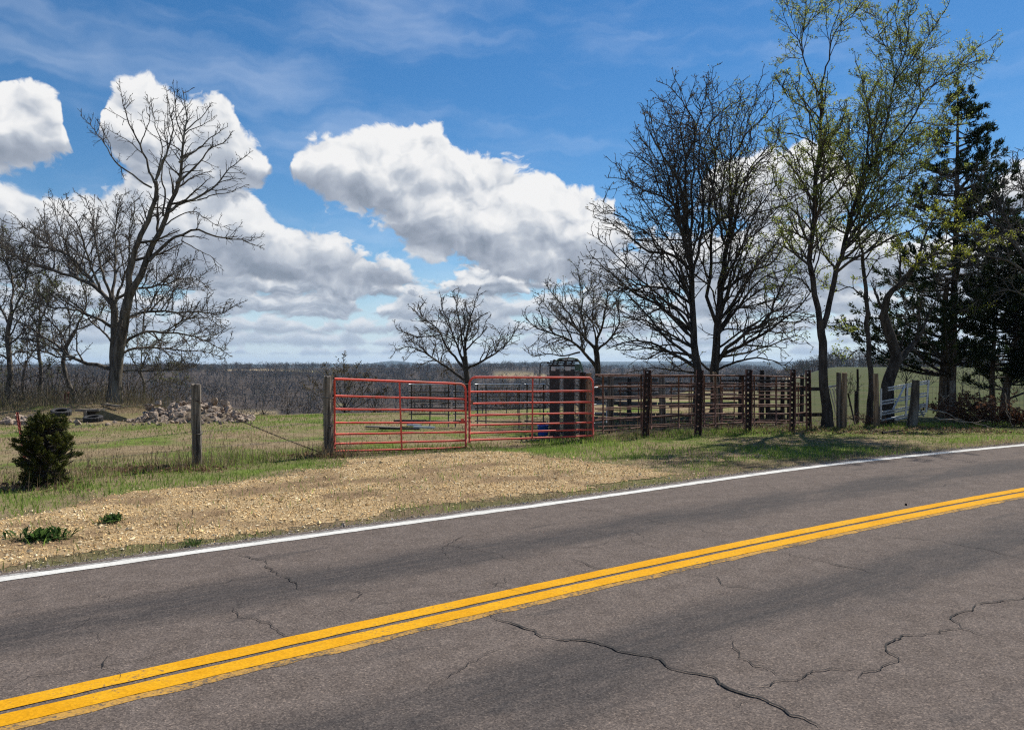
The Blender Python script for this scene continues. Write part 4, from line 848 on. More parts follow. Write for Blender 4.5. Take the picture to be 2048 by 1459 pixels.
    tree('twisted_tree', 'thick twisted dark trunk with a sawn limb behind the galvanised gate', 20.8, None, [
        ([(1772, 845), (1774, 810), (1777, 763), (1792, 715), (1779, 668), (1766, 627)], .27, .17), ([(1766, 632), (1777, 586), (1809, 558), (1834, 526), (1878, 504), (1920, 500)], .16, .02), ([(1788, 735), (1809, 709), (1836, 679)], .17, .10), ([(1832, 684), (1840, 614), (1845, 580)], .05, .008), ([(1836, 680), (1878, 595), (1890, 560)], .05, .008),
        ([(1768, 625), (1750, 590), (1740, 560)], .07, .01), ([(1800, 563), (1800, 500), (1790, 460)], .06, .008), ([(1836, 525), (1850, 470), (1880, 430), (1930, 400)], .06, .008), ([(1860, 510), (1900, 480), (1960, 470), (2010, 490)], .05, .008), ([(1800, 700), (1815, 650), (1810, 600)], .04, .008)],
        27, 'bark_dark', 'twig_grey', dict(k1=5.0, k2=6.0, k3=7.0, l1=(0.5, 2.0), l2=(0.25, 0.9), l3=(0.1, 0.4), wob=0.25, up=0.0, r2=.009, r3=.007), leaf=dict(n=2400, size=0.028, cols=YELLOWG, cl=3, where=lambda p: p[:, 2] > 4.2))
    tree('tangled_tree', 'tangled grey bare tree arching in from the right photo edge', 23.8, None, [
        ([(2092, 860), (2090, 800), (2085, 700), (2075, 600), (2050, 520)], .20, .12), ([(2052, 525), (2000, 460), (1940, 420), (1880, 400), (1830, 410)], .09, .01), ([(2060, 550), (2010, 520), (1950, 510), (1900, 530), (1870, 560)], .08, .01), ([(2050, 520), (2020, 440), (1990, 380), (1950, 340)], .08, .01), ([(2050, 522), (2060, 440), (2040, 360), (2030, 310)], .08, .01),
        ([(2072, 600), (2020, 580), (1970, 590), (1930, 620)], .06, .01), ([(2070, 580), (2110, 520), (2130, 440), (2120, 370)], .08, .01), ([(1990, 455), (1960, 400), (1910, 370), (1880, 350)], .05, .01), ([(2010, 470), (1980, 470), (1930, 470), (1880, 460)], .05, .01), ([(2035, 480), (2000, 420), (2010, 370)], .05, .01)],
        28, 'bark_grey', 'twig_grey', dict(k1=6.0, k2=7.0, k3=8.0, l1=(0.5, 2.0), l2=(0.3, 1.0), l3=(0.12, 0.4), wob=0.28, up=-0.01, r1=.015, r2=.011, r3=.0085, rat=.6), leaf=dict(n=4200, size=0.030, cols=YELLOWG, cl=3, where=lambda p: (vnoise(p[:, 0] * 0.9, p[:, 2] * 0.9, 5) > 0.62)))
    # brushy tree standing on the slope beyond the left gate, and smaller ones down the slope
    def auto(px, base, top, half, Z, seed, label, nm='bare_tree', dens=1.0, grp=None, leaf=None, tw='twig_grey', fork=0.30):
        rng = np.random.default_rng(seed); hgt = base - top; limbs = [([(px, base), (px + rng.normal(0, 2), base - hgt * .15), (px + rng.normal(0, 3), base - hgt * fork)], hgt * Z / F * .022, hgt * Z / F * .015)]
        for k in range(9):
            a = (k - 4) / 4.0; y0 = base - hgt * (fork * .6 + fork * .45 * (1 - abs(a)) ); ex = px + a * half + rng.normal(0, 4)
            ey = top + hgt * (0.05 + 0.45 * abs(a) ** 1.6) + rng.normal(0, 4)
            limbs.append(([(px, y0), (px + a * half * .45, y0 * .6 + ey * .4), (ex, ey)], hgt * Z / F * .011, .008))
        hm = hgt * Z / F
        return tree(nm, label, Z, None, limbs, seed, 'bark_dark', tw, dict(k1=5.5 / hm * 2 * dens, k2=5.0 * dens / hm * 2.2, k3=5.5 * dens / hm * 2.2, l1=(hm * .06, hm * .22), l2=(hm * .04, hm * .12), l3=(hm * .02, hm * .05), wob=.2, up=.04, r1=.012 * Z / 30, r2=.008 * Z / 30, r3=.006 * Z / 30), group=grp, leaf=leaf)
    auto(690, 842, 708, 88, 31, 61, 'spreading bare brushy tree just behind the left end of the left red gate', leaf=dict(n=700, size=.05, cols=BUD, cl=2), fork=.22)
    for k, (px, lb) in enumerate([(2, 'dry brushy shrub at the left photo edge above the row of stones'), (48, 'dry brushy shrub above the red stake and cedar bush'), (104, 'dry brushy shrub just above the upper tyre'), (146, 'dry brushy shrub at the foot of the pale leaning trunk'), (186, 'dry brushy shrub between pale leaning trunk and tall leaning tree'), (255, 'dry brushy shrub right against the foot of the tall leaning tree'), (303, 'dry brushy shrub behind the left end of the rubble heap'), (352, 'dry brushy shrub behind the middle of the rubble heap')]):
        rq = np.random.default_rng(900 + k); Z = rq.uniform(28, 33); bs = CY + (H + .1) / Z * F
        auto(px, bs, bs - rq.uniform(55, 95), rq.uniform(32, 52), Z, 910 + k, lb, 'brush_shrub', .9, 'brush under the left wood', fork=.1)
    for k, (px, base, top, half, Z) in enumerate([(575, 842, 768, 34, 46), (525, 842, 785, 26, 50), (617, 842, 792, 24, 52), (484, 838, 796, 22, 55), (655, 838, 770, 30, 60), (430, 830, 765, 30, 58), (750, 842, 760, 36, 48), (845, 842, 752, 40, 52), (1010, 842, 745, 40, 50), (1090, 842, 740, 42, 55)]):
        auto(px, base, top, half, Z, 80 + k, ['dark little bare tree in the gap between the two left posts', 'thin bare tree nearest the rubble on the slope', 'low bare tree close left of the corner post on the slope', 'smallest bare tree right above the rubble heap', 'bare tree showing over the top of the corner post', 'bare tree on the slope behind the left fence post', 'bare tree behind the first bars of the left red gate', 'bare tree behind the right half of the left red gate', 'bare tree low behind the right red gate, left of its brace', 'bare tree low behind the right red gate near the chute'][k], dens=.55, grp='bare trees down the slope')
    for k, (px, base, top, half, Z) in enumerate([(1812, 782, 700, 30, 44), (1856, 786, 712, 26, 46), (1700, 800, 742, 22, 42), (1960, 790, 735, 40, 52), (1925, 780, 728, 26, 60), (2035, 800, 740, 40, 50)]):
        auto(px, base, top, half, Z, 120 + k, ['young bare tree in the green field right of the twisted trunk', 'second young bare tree in the green field beside the cedar trunk', 'little bare tree in the field behind the tan post', 'bushy bare tree behind the brown brush pile', 'thin bare tree right of the cedar trunks in the field', 'bushy bare tree at the right edge behind the dark cedar'][k], dens=.7, grp='young bare trees in the green field', fork=.3)
build_trees()

# ------------------------------------------------------------------ cedars
def cedar(name, label, Z, px, base_y, top_y, prof, seed, trunks, n=26000, size=0.07, cols=None, jag=1.0, bend=0.0, lowest=0.2, cat='tree', parts=True, gaps=0.5):
    """prof: half widths (photo px) by height fraction, left and right"""
    rng = np.random.default_rng(seed); b = W(px, base_y, Z); hgt = (base_y - top_y) * Z / F; z0 = float(terrain(b[0], b[1])) - 0.05
    root = empty(name, (b[0], b[1], z0), label, cat)
    for tr, r0, r1 in trunks:
        q = resample(np.array([W(a, c, Z) for a, c in tr]), 14); q[0, 2] = min(q[0, 2], z0)
        R = np.linspace(r0, r1, 14) * (1 + .35 * np.exp(-np.linspace(0, 12, 14)))
        V, Fc = tubes_np(q[None], R[None], 8); raw_mesh('trunk', V, Fc, M['bark_brown'], root, smooth=True)
    # limbs in loose whorls, each carrying flat sprays
    hs = np.array([p[0] for p in prof]); lw = np.array([p[1] for p in prof]) * Z / F; rw = np.array([p[2] for p in prof]) * Z / F
    nb = int(150 * jag); P = []; RR = []; ctr = []
    t = lowest + (1 - lowest) * rng.random(nb) ** 0.95; az = rng.uniform(0, 6.283, nb)
    for k in range(nb):
        wl, wr = np.interp(t[k], hs, lw), np.interp(t[k], hs, rw); s = math.sin(az[k]); wd = (wr if s > 0 else wl) * rng.uniform(0.62, 1.08)
        x0 = b[0] + bend * t[k]; L = wd; rise = L * rng.uniform(0.05, 0.6)
        st = np.array([x0, b[1], z0 + hgt * t[k] - rise * .6]); en = st + np.array([s * L, math.cos(az[k]) * (wl + wr) / 2 * rng.uniform(.6, 1.0), rise])
        pts = resample(np.array([st, st * .5 + en * .5 + [0, 0, -0.08 * L], en]), 7); P.append(pts); RR.append(np.linspace(0.012 + 0.018 * L, 0.006, 7))
    P = np.array(P); RR = np.array(RR); V, Fc = tubes_np(P, RR, 4); raw_mesh('limbs', V, Fc, M['bark_dark'], root)
    S, RS = grow(P, RR, 4.2, 0.25, 0.42, 0.18, 0.9, (0.35, 0.9), 4, 0.15, 0.10, 0.6, 0.005, rng)
    nb2 = len(S); idx = rng.integers(0, nb2, n); f = rng.random(n) ** 0.7 * 2.99; i0 = f.astype(int); w = (f - i0)[:, None]
    C = S[idx, i0] * (1 - w) + S[idx, i0 + 1] * w + rng.normal(0, size * .75, (n, 3))
    D = S[idx, 3] - S[idx, 0]; D /= np.linalg.norm(D, axis=1)[:, None] + 1e-9
    a = D + rng.normal(0, .55, (n, 3)); a[:, 2] += .3; a /= np.linalg.norm(a, axis=1)[:, None]
    bb = np.cross(a, rng.normal(size=(n, 3))); bb /= np.linalg.norm(bb, axis=1)[:, None] + 1e-9; s = size * rng.uniform(.6, 1.5, (n, 1))
    V = np.stack([C, C + a * s * .9 + bb * s * .30, C + a * s * 2.2, C + a * s * .9 - bb * s * .30], 1).reshape(-1, 3); k = np.arange(n) * 4
    cl = np.array(cols or [(0.026, 0.044, 0.016), (0.036, 0.056, 0.020), (0.018, 0.032, 0.013), (0.050, 0.064, 0.022)]); cc = cl[rng.integers(0, len(cl), n)] * rng.uniform(.7, 1.3, (n, 1))
    raw_mesh('crown', V, np.stack([k, k + 1, k + 2, k + 3], -1), M['cedar'], root, cols=np.repeat(cc, 4, 0))
    return root
def build_cedars():
    cedar('cedar_tree', 'tall spired dark cedar with twin trunks at the right', 26.0, 1900, 812, 138,
          [(0, 40, 40), (.16, 200, 60), (.26, 215, 100), (.38, 160, 120), (.5, 120, 120), (.6, 110, 120), (.72, 80, 130), (.8, 62, 105), (.88, 40, 75), (.95, 18, 42), (1, 4, 8)], 71,
          [([(1885, 818), (1886, 760), (1889, 690), (1889, 621), (1895, 560)], .125, .08), ([(1901, 818), (1902, 760), (1905, 715), (1907, 620), (1910, 526), (1914, 380), (1916, 150)], .15, .02)], 58000, 0.052, bend=0.28, jag=1.1, lowest=.17)
    cedar('cedar_tree', 'dense dark cedar filling the right photo edge', 26.5, 2020, 810, 380,
          [(0, 60, 60), (.18, 90, 90), (.3, 108, 120), (.5, 100, 130), (.7, 80, 110), (.85, 50, 80), (1, 15, 30)], 72,
          [([(1985, 815), (1984, 770), (1986, 720), (1990, 640)], .09, .06), ([(2010, 815), (2012, 780), (2025, 730), (2035, 660), (2035, 560)], .13, .06)], 56000, 0.055, lowest=.16, jag=1.2)
    cedar('cedar_tree', 'cedar cut by the right photo edge, beside the dense one', 28, 2120, 815, 300,
          [(0, 60, 60), (.2, 110, 100), (.5, 100, 100), (.8, 60, 60), (1, 8, 8)], 73, [([(2120, 815), (2120, 700), (2120, 400)], .2, .05)], 30000, 0.07, lowest=.14)
    r = cedar('cedar_bush', 'small dense dark green cedar bush at the left by the red stake', 9.85, 92, 975, 838,
          [(0, 34, 30), (.15, 50, 46), (.35, 52, 50), (.6, 52, 50), (.8, 44, 44), (.93, 30, 32), (1, 16, 18)], 74, [([(88, 975), (90, 930), (88, 860)], .03, .01)], 25000, 0.0165,
          cols=[(0.055, 0.070, 0.016), (0.080, 0.096, 0.020), (0.115, 0.118, 0.026), (0.036, 0.048, 0.013)], lowest=.02, cat='bush', jag=1.4)
build_cedars()

# ------------------------------------------------------------------ far woods and hills
def build_far():
    rng = np.random.default_rng(99)
    def proto(nb, nt, tr):
        # unit tree: height 1
        P = [np.linspace((0, 0, 0), (0, 0, .55), 4)]; R = [np.linspace(.02, .012, 4)]
        for k in range(nb):
            a = rng.uniform(0, 6.28); z = rng.uniform(.2, .55); e = np.array([math.cos(a) * rng.uniform(.1, .34), math.sin(a) * rng.uniform(.1, .34), rng.uniform(.6, 1.0)])
            P.append(resample(np.array([(0, 0, z), np.array([e[0] * .6, e[1] * .6, (z + e[2]) / 2 - .03]), e]), 4)); R.append(np.linspace(.010, .004, 4))
        P = np.array(P); R = np.array(R); S, RS = grow(P[1:], R[1:], nt, .1, .5, .06, .26, (.3, .9), 3, .15, .06, .7, tr, rng)
        v1, f1 = tubes_np(P, R, 3); v2, f2 = tubes_np(S, np.maximum(RS, tr), 3)
        return merge([(v1, f1), (v2, f2)])
    def sliver_tree(n, ln, wd, stems):
        # unit tree as trunk, forked stems and a cloud of thin twigs
        P = [np.linspace((0, 0, 0), (0, 0, .5), 3)]
        for k in range(stems):
            an = rng.uniform(0, 6.28); e_ = np.array([math.cos(an), math.sin(an), 0]) * rng.uniform(.12, .4) + [0, 0, rng.uniform(.55, .9)]; P.append(np.array([(0, 0, rng.uniform(.2, .5)), e_ * [.6, .6, .7], e_]))
        v1, f1 = tubes_np(np.array(P), np.broadcast_to(np.linspace(wd * .9, wd * .4, 3), (len(P), 3)), 3)
        u = rng.normal(size=(n, 3)); u /= np.linalg.norm(u, axis=1)[:, None]; c = u * (rng.random((n, 1)) ** .5) * [.42, .42, .36] + [0, 0, .62]
        d = u * .8 + rng.normal(0, .5, (n, 3)) + [0, 0, .35]; d /= np.linalg.norm(d, axis=1)[:, None]; sd_ = np.cross(d, rng.normal(size=(n, 3))); sd_ /= np.linalg.norm(sd_, axis=1)[:, None]; L = rng.uniform(.5, 1.2, (n, 1)) * ln
        v2 = np.stack([c - sd_ * wd / 2, c + sd_ * wd / 2, c + d * L], 1).reshape(-1, 3); f1 = np.concatenate([f1[:, [0, 1, 2]], f1[:, [0, 2, 3]]]); f2 = np.arange(n * 3).reshape(-1, 3)
        return np.concatenate([v1, v2]), np.concatenate([f1, f2 + len(v1)])
    LOD = [[tuple([q[0], np.concatenate([q[1][:, [0, 1, 2]], q[1][:, [0, 2, 3]]])]) for q in [proto(9, 14, .0036) for _ in range(3)]], [sliver_tree(120, .20, .018, 4) for _ in range(4)], [sliver_tree(42, .26, .036, 1) for _ in range(5)]]
    def in_field(px, r):
        m = np.zeros(px.shape, bool)
        for p0, p1, r0, r1 in FIELDS: m |= (px > p0) & (px < p1) & (r > r0 - 10) & (r < r1)
        return m
    zones = [(48, 170, 110, 0), (150, 420, 700, 1), (380, 950, 4600, 2), (900, 1500, 1800, 2)]
    Vs = []; Fs = []; Cs = []; k = 0
    def put(x, y, hh, lod, ev):
        nonlocal k
        v, f = LOD[lod][rng.integers(0, len(LOD[lod]))]; a = rng.uniform(0, 6.28); ca, sa = math.cos(a), math.sin(a); wd = hh * rng.uniform(.85, 1.3)
        V = np.stack([(v[:, 0] * ca - v[:, 1] * sa) * wd + x, (v[:, 0] * sa + v[:, 1] * ca) * wd + y, v[:, 2] * hh + float(terrain(x, y)) - .2], -1)
        Vs.append(V); Fs.append(f + k); k += len(V)
        c = np.array([(0.165, 0.125, 0.090), (0.130, 0.102, 0.078), (0.20, 0.148, 0.100), (0.105, 0.085, 0.068)][rng.integers(0, 4)]) * rng.uniform(.75, 1.15)
        if ev: c = np.array((0.028, 0.040, 0.022))
        Cs.append(np.broadcast_to(c, V.shape))
    for r0, r1, cnt, lod in zones:
        az = rng.uniform(-0.72, 0.34, cnt); r = np.sqrt(rng.uniform(r0 * r0, r1 * r1, cnt)); px = CX + F * np.tan(az)
        ok = ~in_field(px, r) & ((px < 1330) | (r > 430))
        if lod == 0: ok &= (px < 1180) & ((r > 75) | (px < 330))
        for a, rr in zip(az[ok], r[ok]):
            put(rr * math.sin(a), rr * math.cos(a), rng.uniform(6.5, 11) if lod else rng.uniform(6, 9.5), lod, rng.random() < .05)
    # wood beyond the right field
    cnt = 700; az = rng.uniform(0.2, 0.72, cnt); r = rng.uniform(400, 620, cnt)
    for a, rr in zip(az, r): put(rr * math.sin(a), rr * math.cos(a), rng.uniform(7, 11), 1 if rng.random() < .5 else 2, rng.random() < .1)
    o = raw_mesh('far_wood', np.concatenate(Vs), np.concatenate(Fs), M['far_wood'], cols=np.concatenate(Cs))
    tag(o, 'grey brown leafless woods covering the valley and far ridges', None, None, 'stuff')
    # brush in the left wood
    n = 16000; x = rng.uniform(-34, -9, n); y = rng.uniform(24, 42, n); ok = (x / y < -0.44) & (np.hypot(x, y) > 27.5) & (x / y > -.85); x, y = x[ok], y[ok]
    d = np.array([(0.16, 0.13, 0.085), (0.12, 0.10, 0.065), (0.20, 0.16, 0.10), (0.13, 0.125, 0.06)])[rng.integers(0, 4, len(x))]
    blades('undergrowth', x, y, rng.gamma(2.5, .22, len(x)) + .15, rng.uniform(.010, .02, len(x)), d, M['straw'], 'dry tan undergrowth under the left wood', .85)
    # blue hills far off
    az = np.linspace(-1.2, 1.2, 260); PX = CX + F * np.tan(az)
    top = np.interp(PX, [-2000, 380, 640, 735, 760, 785, 812, 840, 960, 1080, 1200, 1400, 1560, 1640, 1690, 1730, 1900, 2400, 4500], [728, 728, 728, 727, 724, 721, 723.5, 727, 727.5, 724, 722.5, 722, 723, 720, 716.5, 720, 725, 726, 728])
    top = top + (fbm(PX / 60, PX * 0, 77, 4) - .5) * 2.2
    R0, R1, R2 = 3600, 5200, 5800
    zt = H + (CY - top) / F * R1 * np.cos(az)
    rows = [(R0, np.full_like(az, -36.)), (4200, zt * .25 - 22), (4800, zt * .7 - 5), (R1, zt), (R2, zt - 30)]
    V = np.concatenate([np.stack([rr * np.sin(az), rr * np.cos(az), zz], -1) for rr, zz in rows]); na = len(az)
    Fc = np.array([(i * na + j, i * na + j + 1, (i + 1) * na + j + 1, (i + 1) * na + j) for i in range(len(rows) - 1) for j in range(na - 1)])
    hm = two_tone('hill_wood', (0.030, 0.042, 0.036), (0.060, 0.068, 0.056), 0.004, (1, 1, 1), .95, .05, 0)
    tag(raw_mesh('hills', V, Fc, hm, smooth=True), 'low wooded blue hills on the horizon', None, None, 'structure')
    # air
    m = bpy.data.materials.new('haze'); m.use_nodes = True; n = NT(m.node_tree)
    vol = n.add('ShaderNodeVolumePrincipled', {'Color': (0.50, 0.72, 1.0, 1), 'Density': 0.00009, 'Anisotropy': 0.2}); o_ = n.add('ShaderNodeOutputMaterial'); n.l.new(vol.outputs[0], o_.inputs['Volume'])
    o = MB().box((0, 0, 0), (14000, 14000, 108)).build('haze', m); o.location.z = 6; tag(o, 'thin blue air over the valley', None, None, 'stuff')
build_far()

# ------------------------------------------------------------------ fences, gates and yard things
def on_line(A, B, px):
    """point (X, Z) of the ground line A-B seen at photo column px; A, B are (px, Z)"""
    ax, az = (A[0] - CX) / F * A[1], A[1]; bx, bz = (B[0] - CX) / F * B[1], B[1]; k = (px - CX) / F
    s = (k * az - ax) / ((bx - ax) - k * (bz - az)); return ax + s * (bx - ax), az + s * (bz - az), s
def LP(A, B, px, py):
    x, z, s = on_line(A, B, px); return np.array([x, z, H - (py - CY) / F * z])

def round_post(name, label, px, top, Z, r0, r1, mat, lean=0.0, seed=1, cat='post', group=None, bend=0.0, knots=0):
    rng = np.random.default_rng(seed); b = W(px, 0, Z); z0 = float(terrain(b[0], b[1])); t = W(px + lean, top, Z)
    n = 12; s = np.linspace(0, 1, n); base = np.array([b[0], b[1], z0 - .12]); P = base[None] * (1 - s[:, None]) + t[None] * s[:, None]
    P[:, 0] += bend * np.sin(s * math.pi) + np.cumsum(rng.normal(0, .003, n)); root = empty(name, (b[0], b[1], z0), label, cat, group)
    sd = 14; R = np.linspace(r0, r1, n); a = np.arange(sd) * 2 * math.pi / sd
    rr = R[:, None] * (1 + .07 * rng.normal(size=sd)[None] + .025 * rng.normal(size=(n, sd))); rr[-1] *= .96
    V = np.stack([P[:, 0][:, None] + rr * np.cos(a), P[:, 1][:, None] + rr * np.sin(a), np.broadcast_to(P[:, 2][:, None], rr.shape) + (s[:, None] > .99) * rng.normal(0, .008, sd)[None]], -1)
    f = [(i * sd + j, i * sd + (j + 1) % sd, (i + 1) * sd + (j + 1) % sd, (i + 1) * sd + j) for i in range(n - 1) for j in range(sd)]
    mb = MB(); mb.add(V.reshape(-1, 3), f, False); k = (n - 1) * sd; mb.v[0] = np.vstack([mb.v[0], P[-1:] + [[0, 0, -.006]]]); mb.k += 1
    for j in range(sd): mb.f.append((k + j, k + (j + 1) % sd, n * sd)); mb.sm.append(False)
    mb.build('shaft', mat, root)
    for q in range(knots):                                # turns of tie wire round the post
        zz = base + (t - base) * (0.25 + 0.6 * (q + rng.random() * .4) / knots); rad = np.interp((zz[2] - base[2]) / (t[2] - base[2]), s, R) * 1.1
        an = np.linspace(0, 2 * math.pi, 15); MB().tube(np.stack([zz[0] + rad * np.cos(an), zz[1] + rad * np.sin(an), zz[2] + .012 * np.sin(an * 2)], -1), .0045, 4, False).build('tie_wire', M['wire'], root)
    return root

def build_left_fence():
    round_post('wood_post', 'weathered round grey wooden post standing alone at the left', 395, 768, 11.66, .076, .073, M['wood_post'], -2, 3, knots=1)
    round_post('wood_post', 'weathered grey corner post carrying the left red gate', 656, 752, 13.12, .088, .080, M['wood_post'], 0, 4, knots=4)
    # red steel stake
    b = np.array([-6.60, 10.12, 0.]); top = W(33, 824, 10.12); root = empty('steel_stake', (b[0], b[1], 0), 'thin red steel stake leaning behind the cedar bush', 'stake')
    d = top - b; d /= np.linalg.norm(d)
    MB().beam(b - [0, 0, .1], top, .035, .006, up=(0, 1, 0)).beam(b - [0, -.015, .1], top + [0, .015, 0], .006, .030, up=(0, 1, 0)).build('shaft', M['red_faded'], root)
    mb = MB()
    for k in range(12): mb.box(b + d * (.25 + k * .06) - [0, .008, 0], (.016, .014, .014))
    tag(mb.build('studs', M['red_faded'], root), kind='stuff')
    # strands of wire between them
    x0, x1, x2 = np.array([-6.60, 10.12]), W(395, 0, 11.66)[:2], W(656, 0, 13.12)[:2]
    far = x0 + (x0 - x1) * 2.2
    root = empty('wire_fence', (x1[0], x1[1], 0), 'slack barbed wire strands strung from the stake to the grey posts', 'fence')
    for k, (za, zb, zc) in enumerate([(.92, 1.07, 1.17), (.70, .82, .90), (.47, .56, .60), (.24, .30, .32)]):
        pts = []
        for (pa, pb, ha, hb) in ((far, x0, za - .1, za), (x0, x1, za, zb), (x1, x2, zb, zc)):
            for t in np.linspace(0, 1, 12)[:-1]:
                q = pa * (1 - t) + pb * t; pts.append((q[0], q[1] - .08, ha * (1 - t) + hb * t - .012 * math.sin(math.pi * t) + .004 * math.sin(t * 17 + k)))
        pts.append((x2[0], x2[1] - .08, zc)); mb = MB().tube(pts, .0024, 4, False); P = np.array(pts)
        for i in range(4, len(P) - 1):
            for f in (.25, .75):
                c = P[i] * (1 - f) + P[i + 1] * f; mb.tube([c + [0, 0, -.02], c + [.012, 0, .02]], .0025, 3, False)
        mb.build('wire', M['wire'], root)
    a = np.array([x1[0], x1[1] - .08, 1.05]); c = np.array([x2[0] - .1, x2[1] - .1, .06]); t = np.linspace(0, 1, 40)[:, None]; P = a * (1 - t) + c * t; P[:, 2] -= .03 * np.sin(t[:, 0] * math.pi)
    ph = t[:, 0] * 90; w1 = P + np.stack([0 * ph, .012 * np.cos(ph), .012 * np.sin(ph)], -1); w2 = P - np.stack([0 * ph, .012 * np.cos(ph), .012 * np.sin(ph)], -1)
    MB().tube(w1, .0048, 4, False).tube(w2, .0048, 4, False).build('brace_wire', M['rust_dark'], root)
build_left_fence()

def gate(label, A, B, pxs, yl, yr, brace, corner_l, corner_r, foot, seed):
    """A, B: (px, Z) of the two ends; yl, yr: heights of the seven bars at both ends"""
    (pa, pb) = pxs; a0 = LP(A, B, pa, yl[0]); root = empty('farm_gate', (a0[0], a0[1], 0), label, 'gate', 'red tube farm gates')
    r = .0205; e0 = [LP(A, B, pa, q) for q in yl]; e1 = [LP(A, B, pb, q) for q in yr]; u = (e1[0] - e0[0]) / np.linalg.norm(e1[0] - e0[0]); cr = .13
    rng = np.random.default_rng(seed)
    def arc(corner, d1, d2): # rounded corner
        return [corner + d1 * cr * (1 - math.sin(t)) + d2 * cr * (1 - math.cos(t)) for t in np.linspace(0, math.pi / 2, 7)]
    dn0 = (e0[-1] - e0[0]) / np.linalg.norm(e0[-1] - e0[0]); dn1 = (e1[-1] - e1[0]) / np.linalg.norm(e1[-1] - e1[0])
    pts = []
    if corner_l: pts += [e0[-1] + dn0 * foot[0]] + list(reversed(arc(e0[0], u, dn0)))
    else: pts += [e0[0]]
    if corner_r: pts += arc(e1[0], -u, dn1) + [e1[-1] + dn1 * foot[1]]
    else: pts += [e1[0]]
    MB().tube(pts, r * 1.06, 10).build('frame_tube', M['red_paint'], root)
    if not corner_l: MB().tube([e0[0] + dn0 * .02, e0[-1] + dn0 * foot[0]], r, 8).build('end_tube', M['red_paint'], root)
    for k in range(1, 7):
        n = 9; t = np.linspace(0.006, .994, n)[:, None]; P = e0[k] * (1 - t) + e1[k] * t; P[1:-1, 2] += np.cumsum(rng.normal(0, .0016, n - 2)); MB().tube(P, r * .92, 8).build('bar', M['red_paint'], root)
    bt, bb = LP(A, B, brace[0], 0), LP(A, B, brace[1], 0)
    x, z, s = on_line(A, B, brace[0]); top = e0[0] * (1 - s) + e1[0] * s; x, z, s2 = on_line(A, B, brace[1]); bot = e0[-1] * (1 - s2) + e1[-1] * s2
    off = np.array([0, -.024, 0]); MB().beam(top + off, bot + off, .03, .012, up=u).build('brace', M['red_paint'], root)
    return root, e0, e1, u
def build_gates():
    A, B = (667, 13.2), (935, 14.4)
    root, e0, e1, u = gate('left red tube gate, sagging, hung on the grey corner post', A, B, (669, 931.5), (757.3, 791.2, 817.6, 845, 868, 887, 902), (767.5, 797.5, 820.6, 844.2, 863.5, 880, 894.5), (800, 805), False, True, (0, .05), 5)
    for z in (1, 5):
        c = e0[z] + u * -.03; MB().box(c, (.09, .03, .035), rz=math.atan2(u[1], u[0])).build('hinge', M['rust_dark'], root)
    MB().box(e1[3] - u * .07 + [0, 0, .035], (.06, .03, .07), rz=math.atan2(u[1], u[0])).build('latch', M['red_paint'], root)
    A, B = (938, 14.45), (1186, 15.6)
    root, e0, e1, u = gate('right red tube gate with two rounded corners in front of the chute', A, B, (939, 1186), (753.9, 783.3, 806.7, 830, 849.9, 866, 880), (754.7, 781.6, 803.7, 826, 843.9, 859, 871), (1065, 1064), True, True, (.05, .02), 6)
    MB().tube([e1[-1] + [0, 0, .02], e1[-1] + [.012, 0, -.13]], .024, 10).build('foot', M['pink_paint'], root)
    P = e0[2] + u * .02; MB().box(P + [0, 0, .02], (.10, .035, .08), rz=math.atan2(u[1], u[0])).build('latch', M['rust'], root)
    # chain holding the gates together
    c = e0[3] + u * -.03; ch = empty('chain', tuple(c), 'short dark chain tying the two red gates together', 'chain')
    for k in range(9):
        an = np.linspace(0, 2 * math.pi, 9); q = c + np.array([-.05 + .014 * k, -.035, -.03 * math.sin(k * .4) - .005 * k]); ax = (k % 2)
        MB().tube(np.stack([q[0] + .014 * np.cos(an), q[1] + (.009 * np.sin(an) if ax else 0 * an), q[2] + (0 * an if ax else .009 * np.sin(an))], -1), .003, 4, False).build('link', M['dark_steel'], ch)
build_gates()

def panel(label, ends, yl, yr, verts, mat, r=.017, group=None, name='corral_panel', top_mat=None, rv=None, drop=0.0):
    """steel panel between two ends ((px, Z), (px, Z)); rails from height list yl to yr, uprights at columns verts"""
    A, B = ends; a0 = LP(A, B, A[0], yl[-1]); root = empty(name, tuple(a0), label, 'panel', group); rng = np.random.default_rng(int(A[0] * 7 + B[0]))
    e0 = [LP(A, B, A[0], q) for q in yl]; e1 = [LP(A, B, B[0], q) for q in yr]
    for k in range(len(yl)):
        t = np.linspace(0, 1, 8)[:, None]; P = e0[k] * (1 - t) + e1[k] * t; P[1:-1, 2] += rng.normal(0, .006) * np.sin(t[1:-1, 0] * math.pi) + np.cumsum(rng.normal(0, .0016, 6)); MB().tube(P, r, 6).build('rail', (top_mat if (top_mat and k == 0) else mat), root)
    for vx in verts:
        x, z, s = on_line(A, B, vx); t = e0[0] * (1 - s) + e1[0] * s; b = e0[-1] * (1 - s) + e1[-1] * s
        MB().tube([t + [0, -r, 0.0], b + [0, -r, -drop]], rv or r, 6).build('upright', mat, root)
    return root

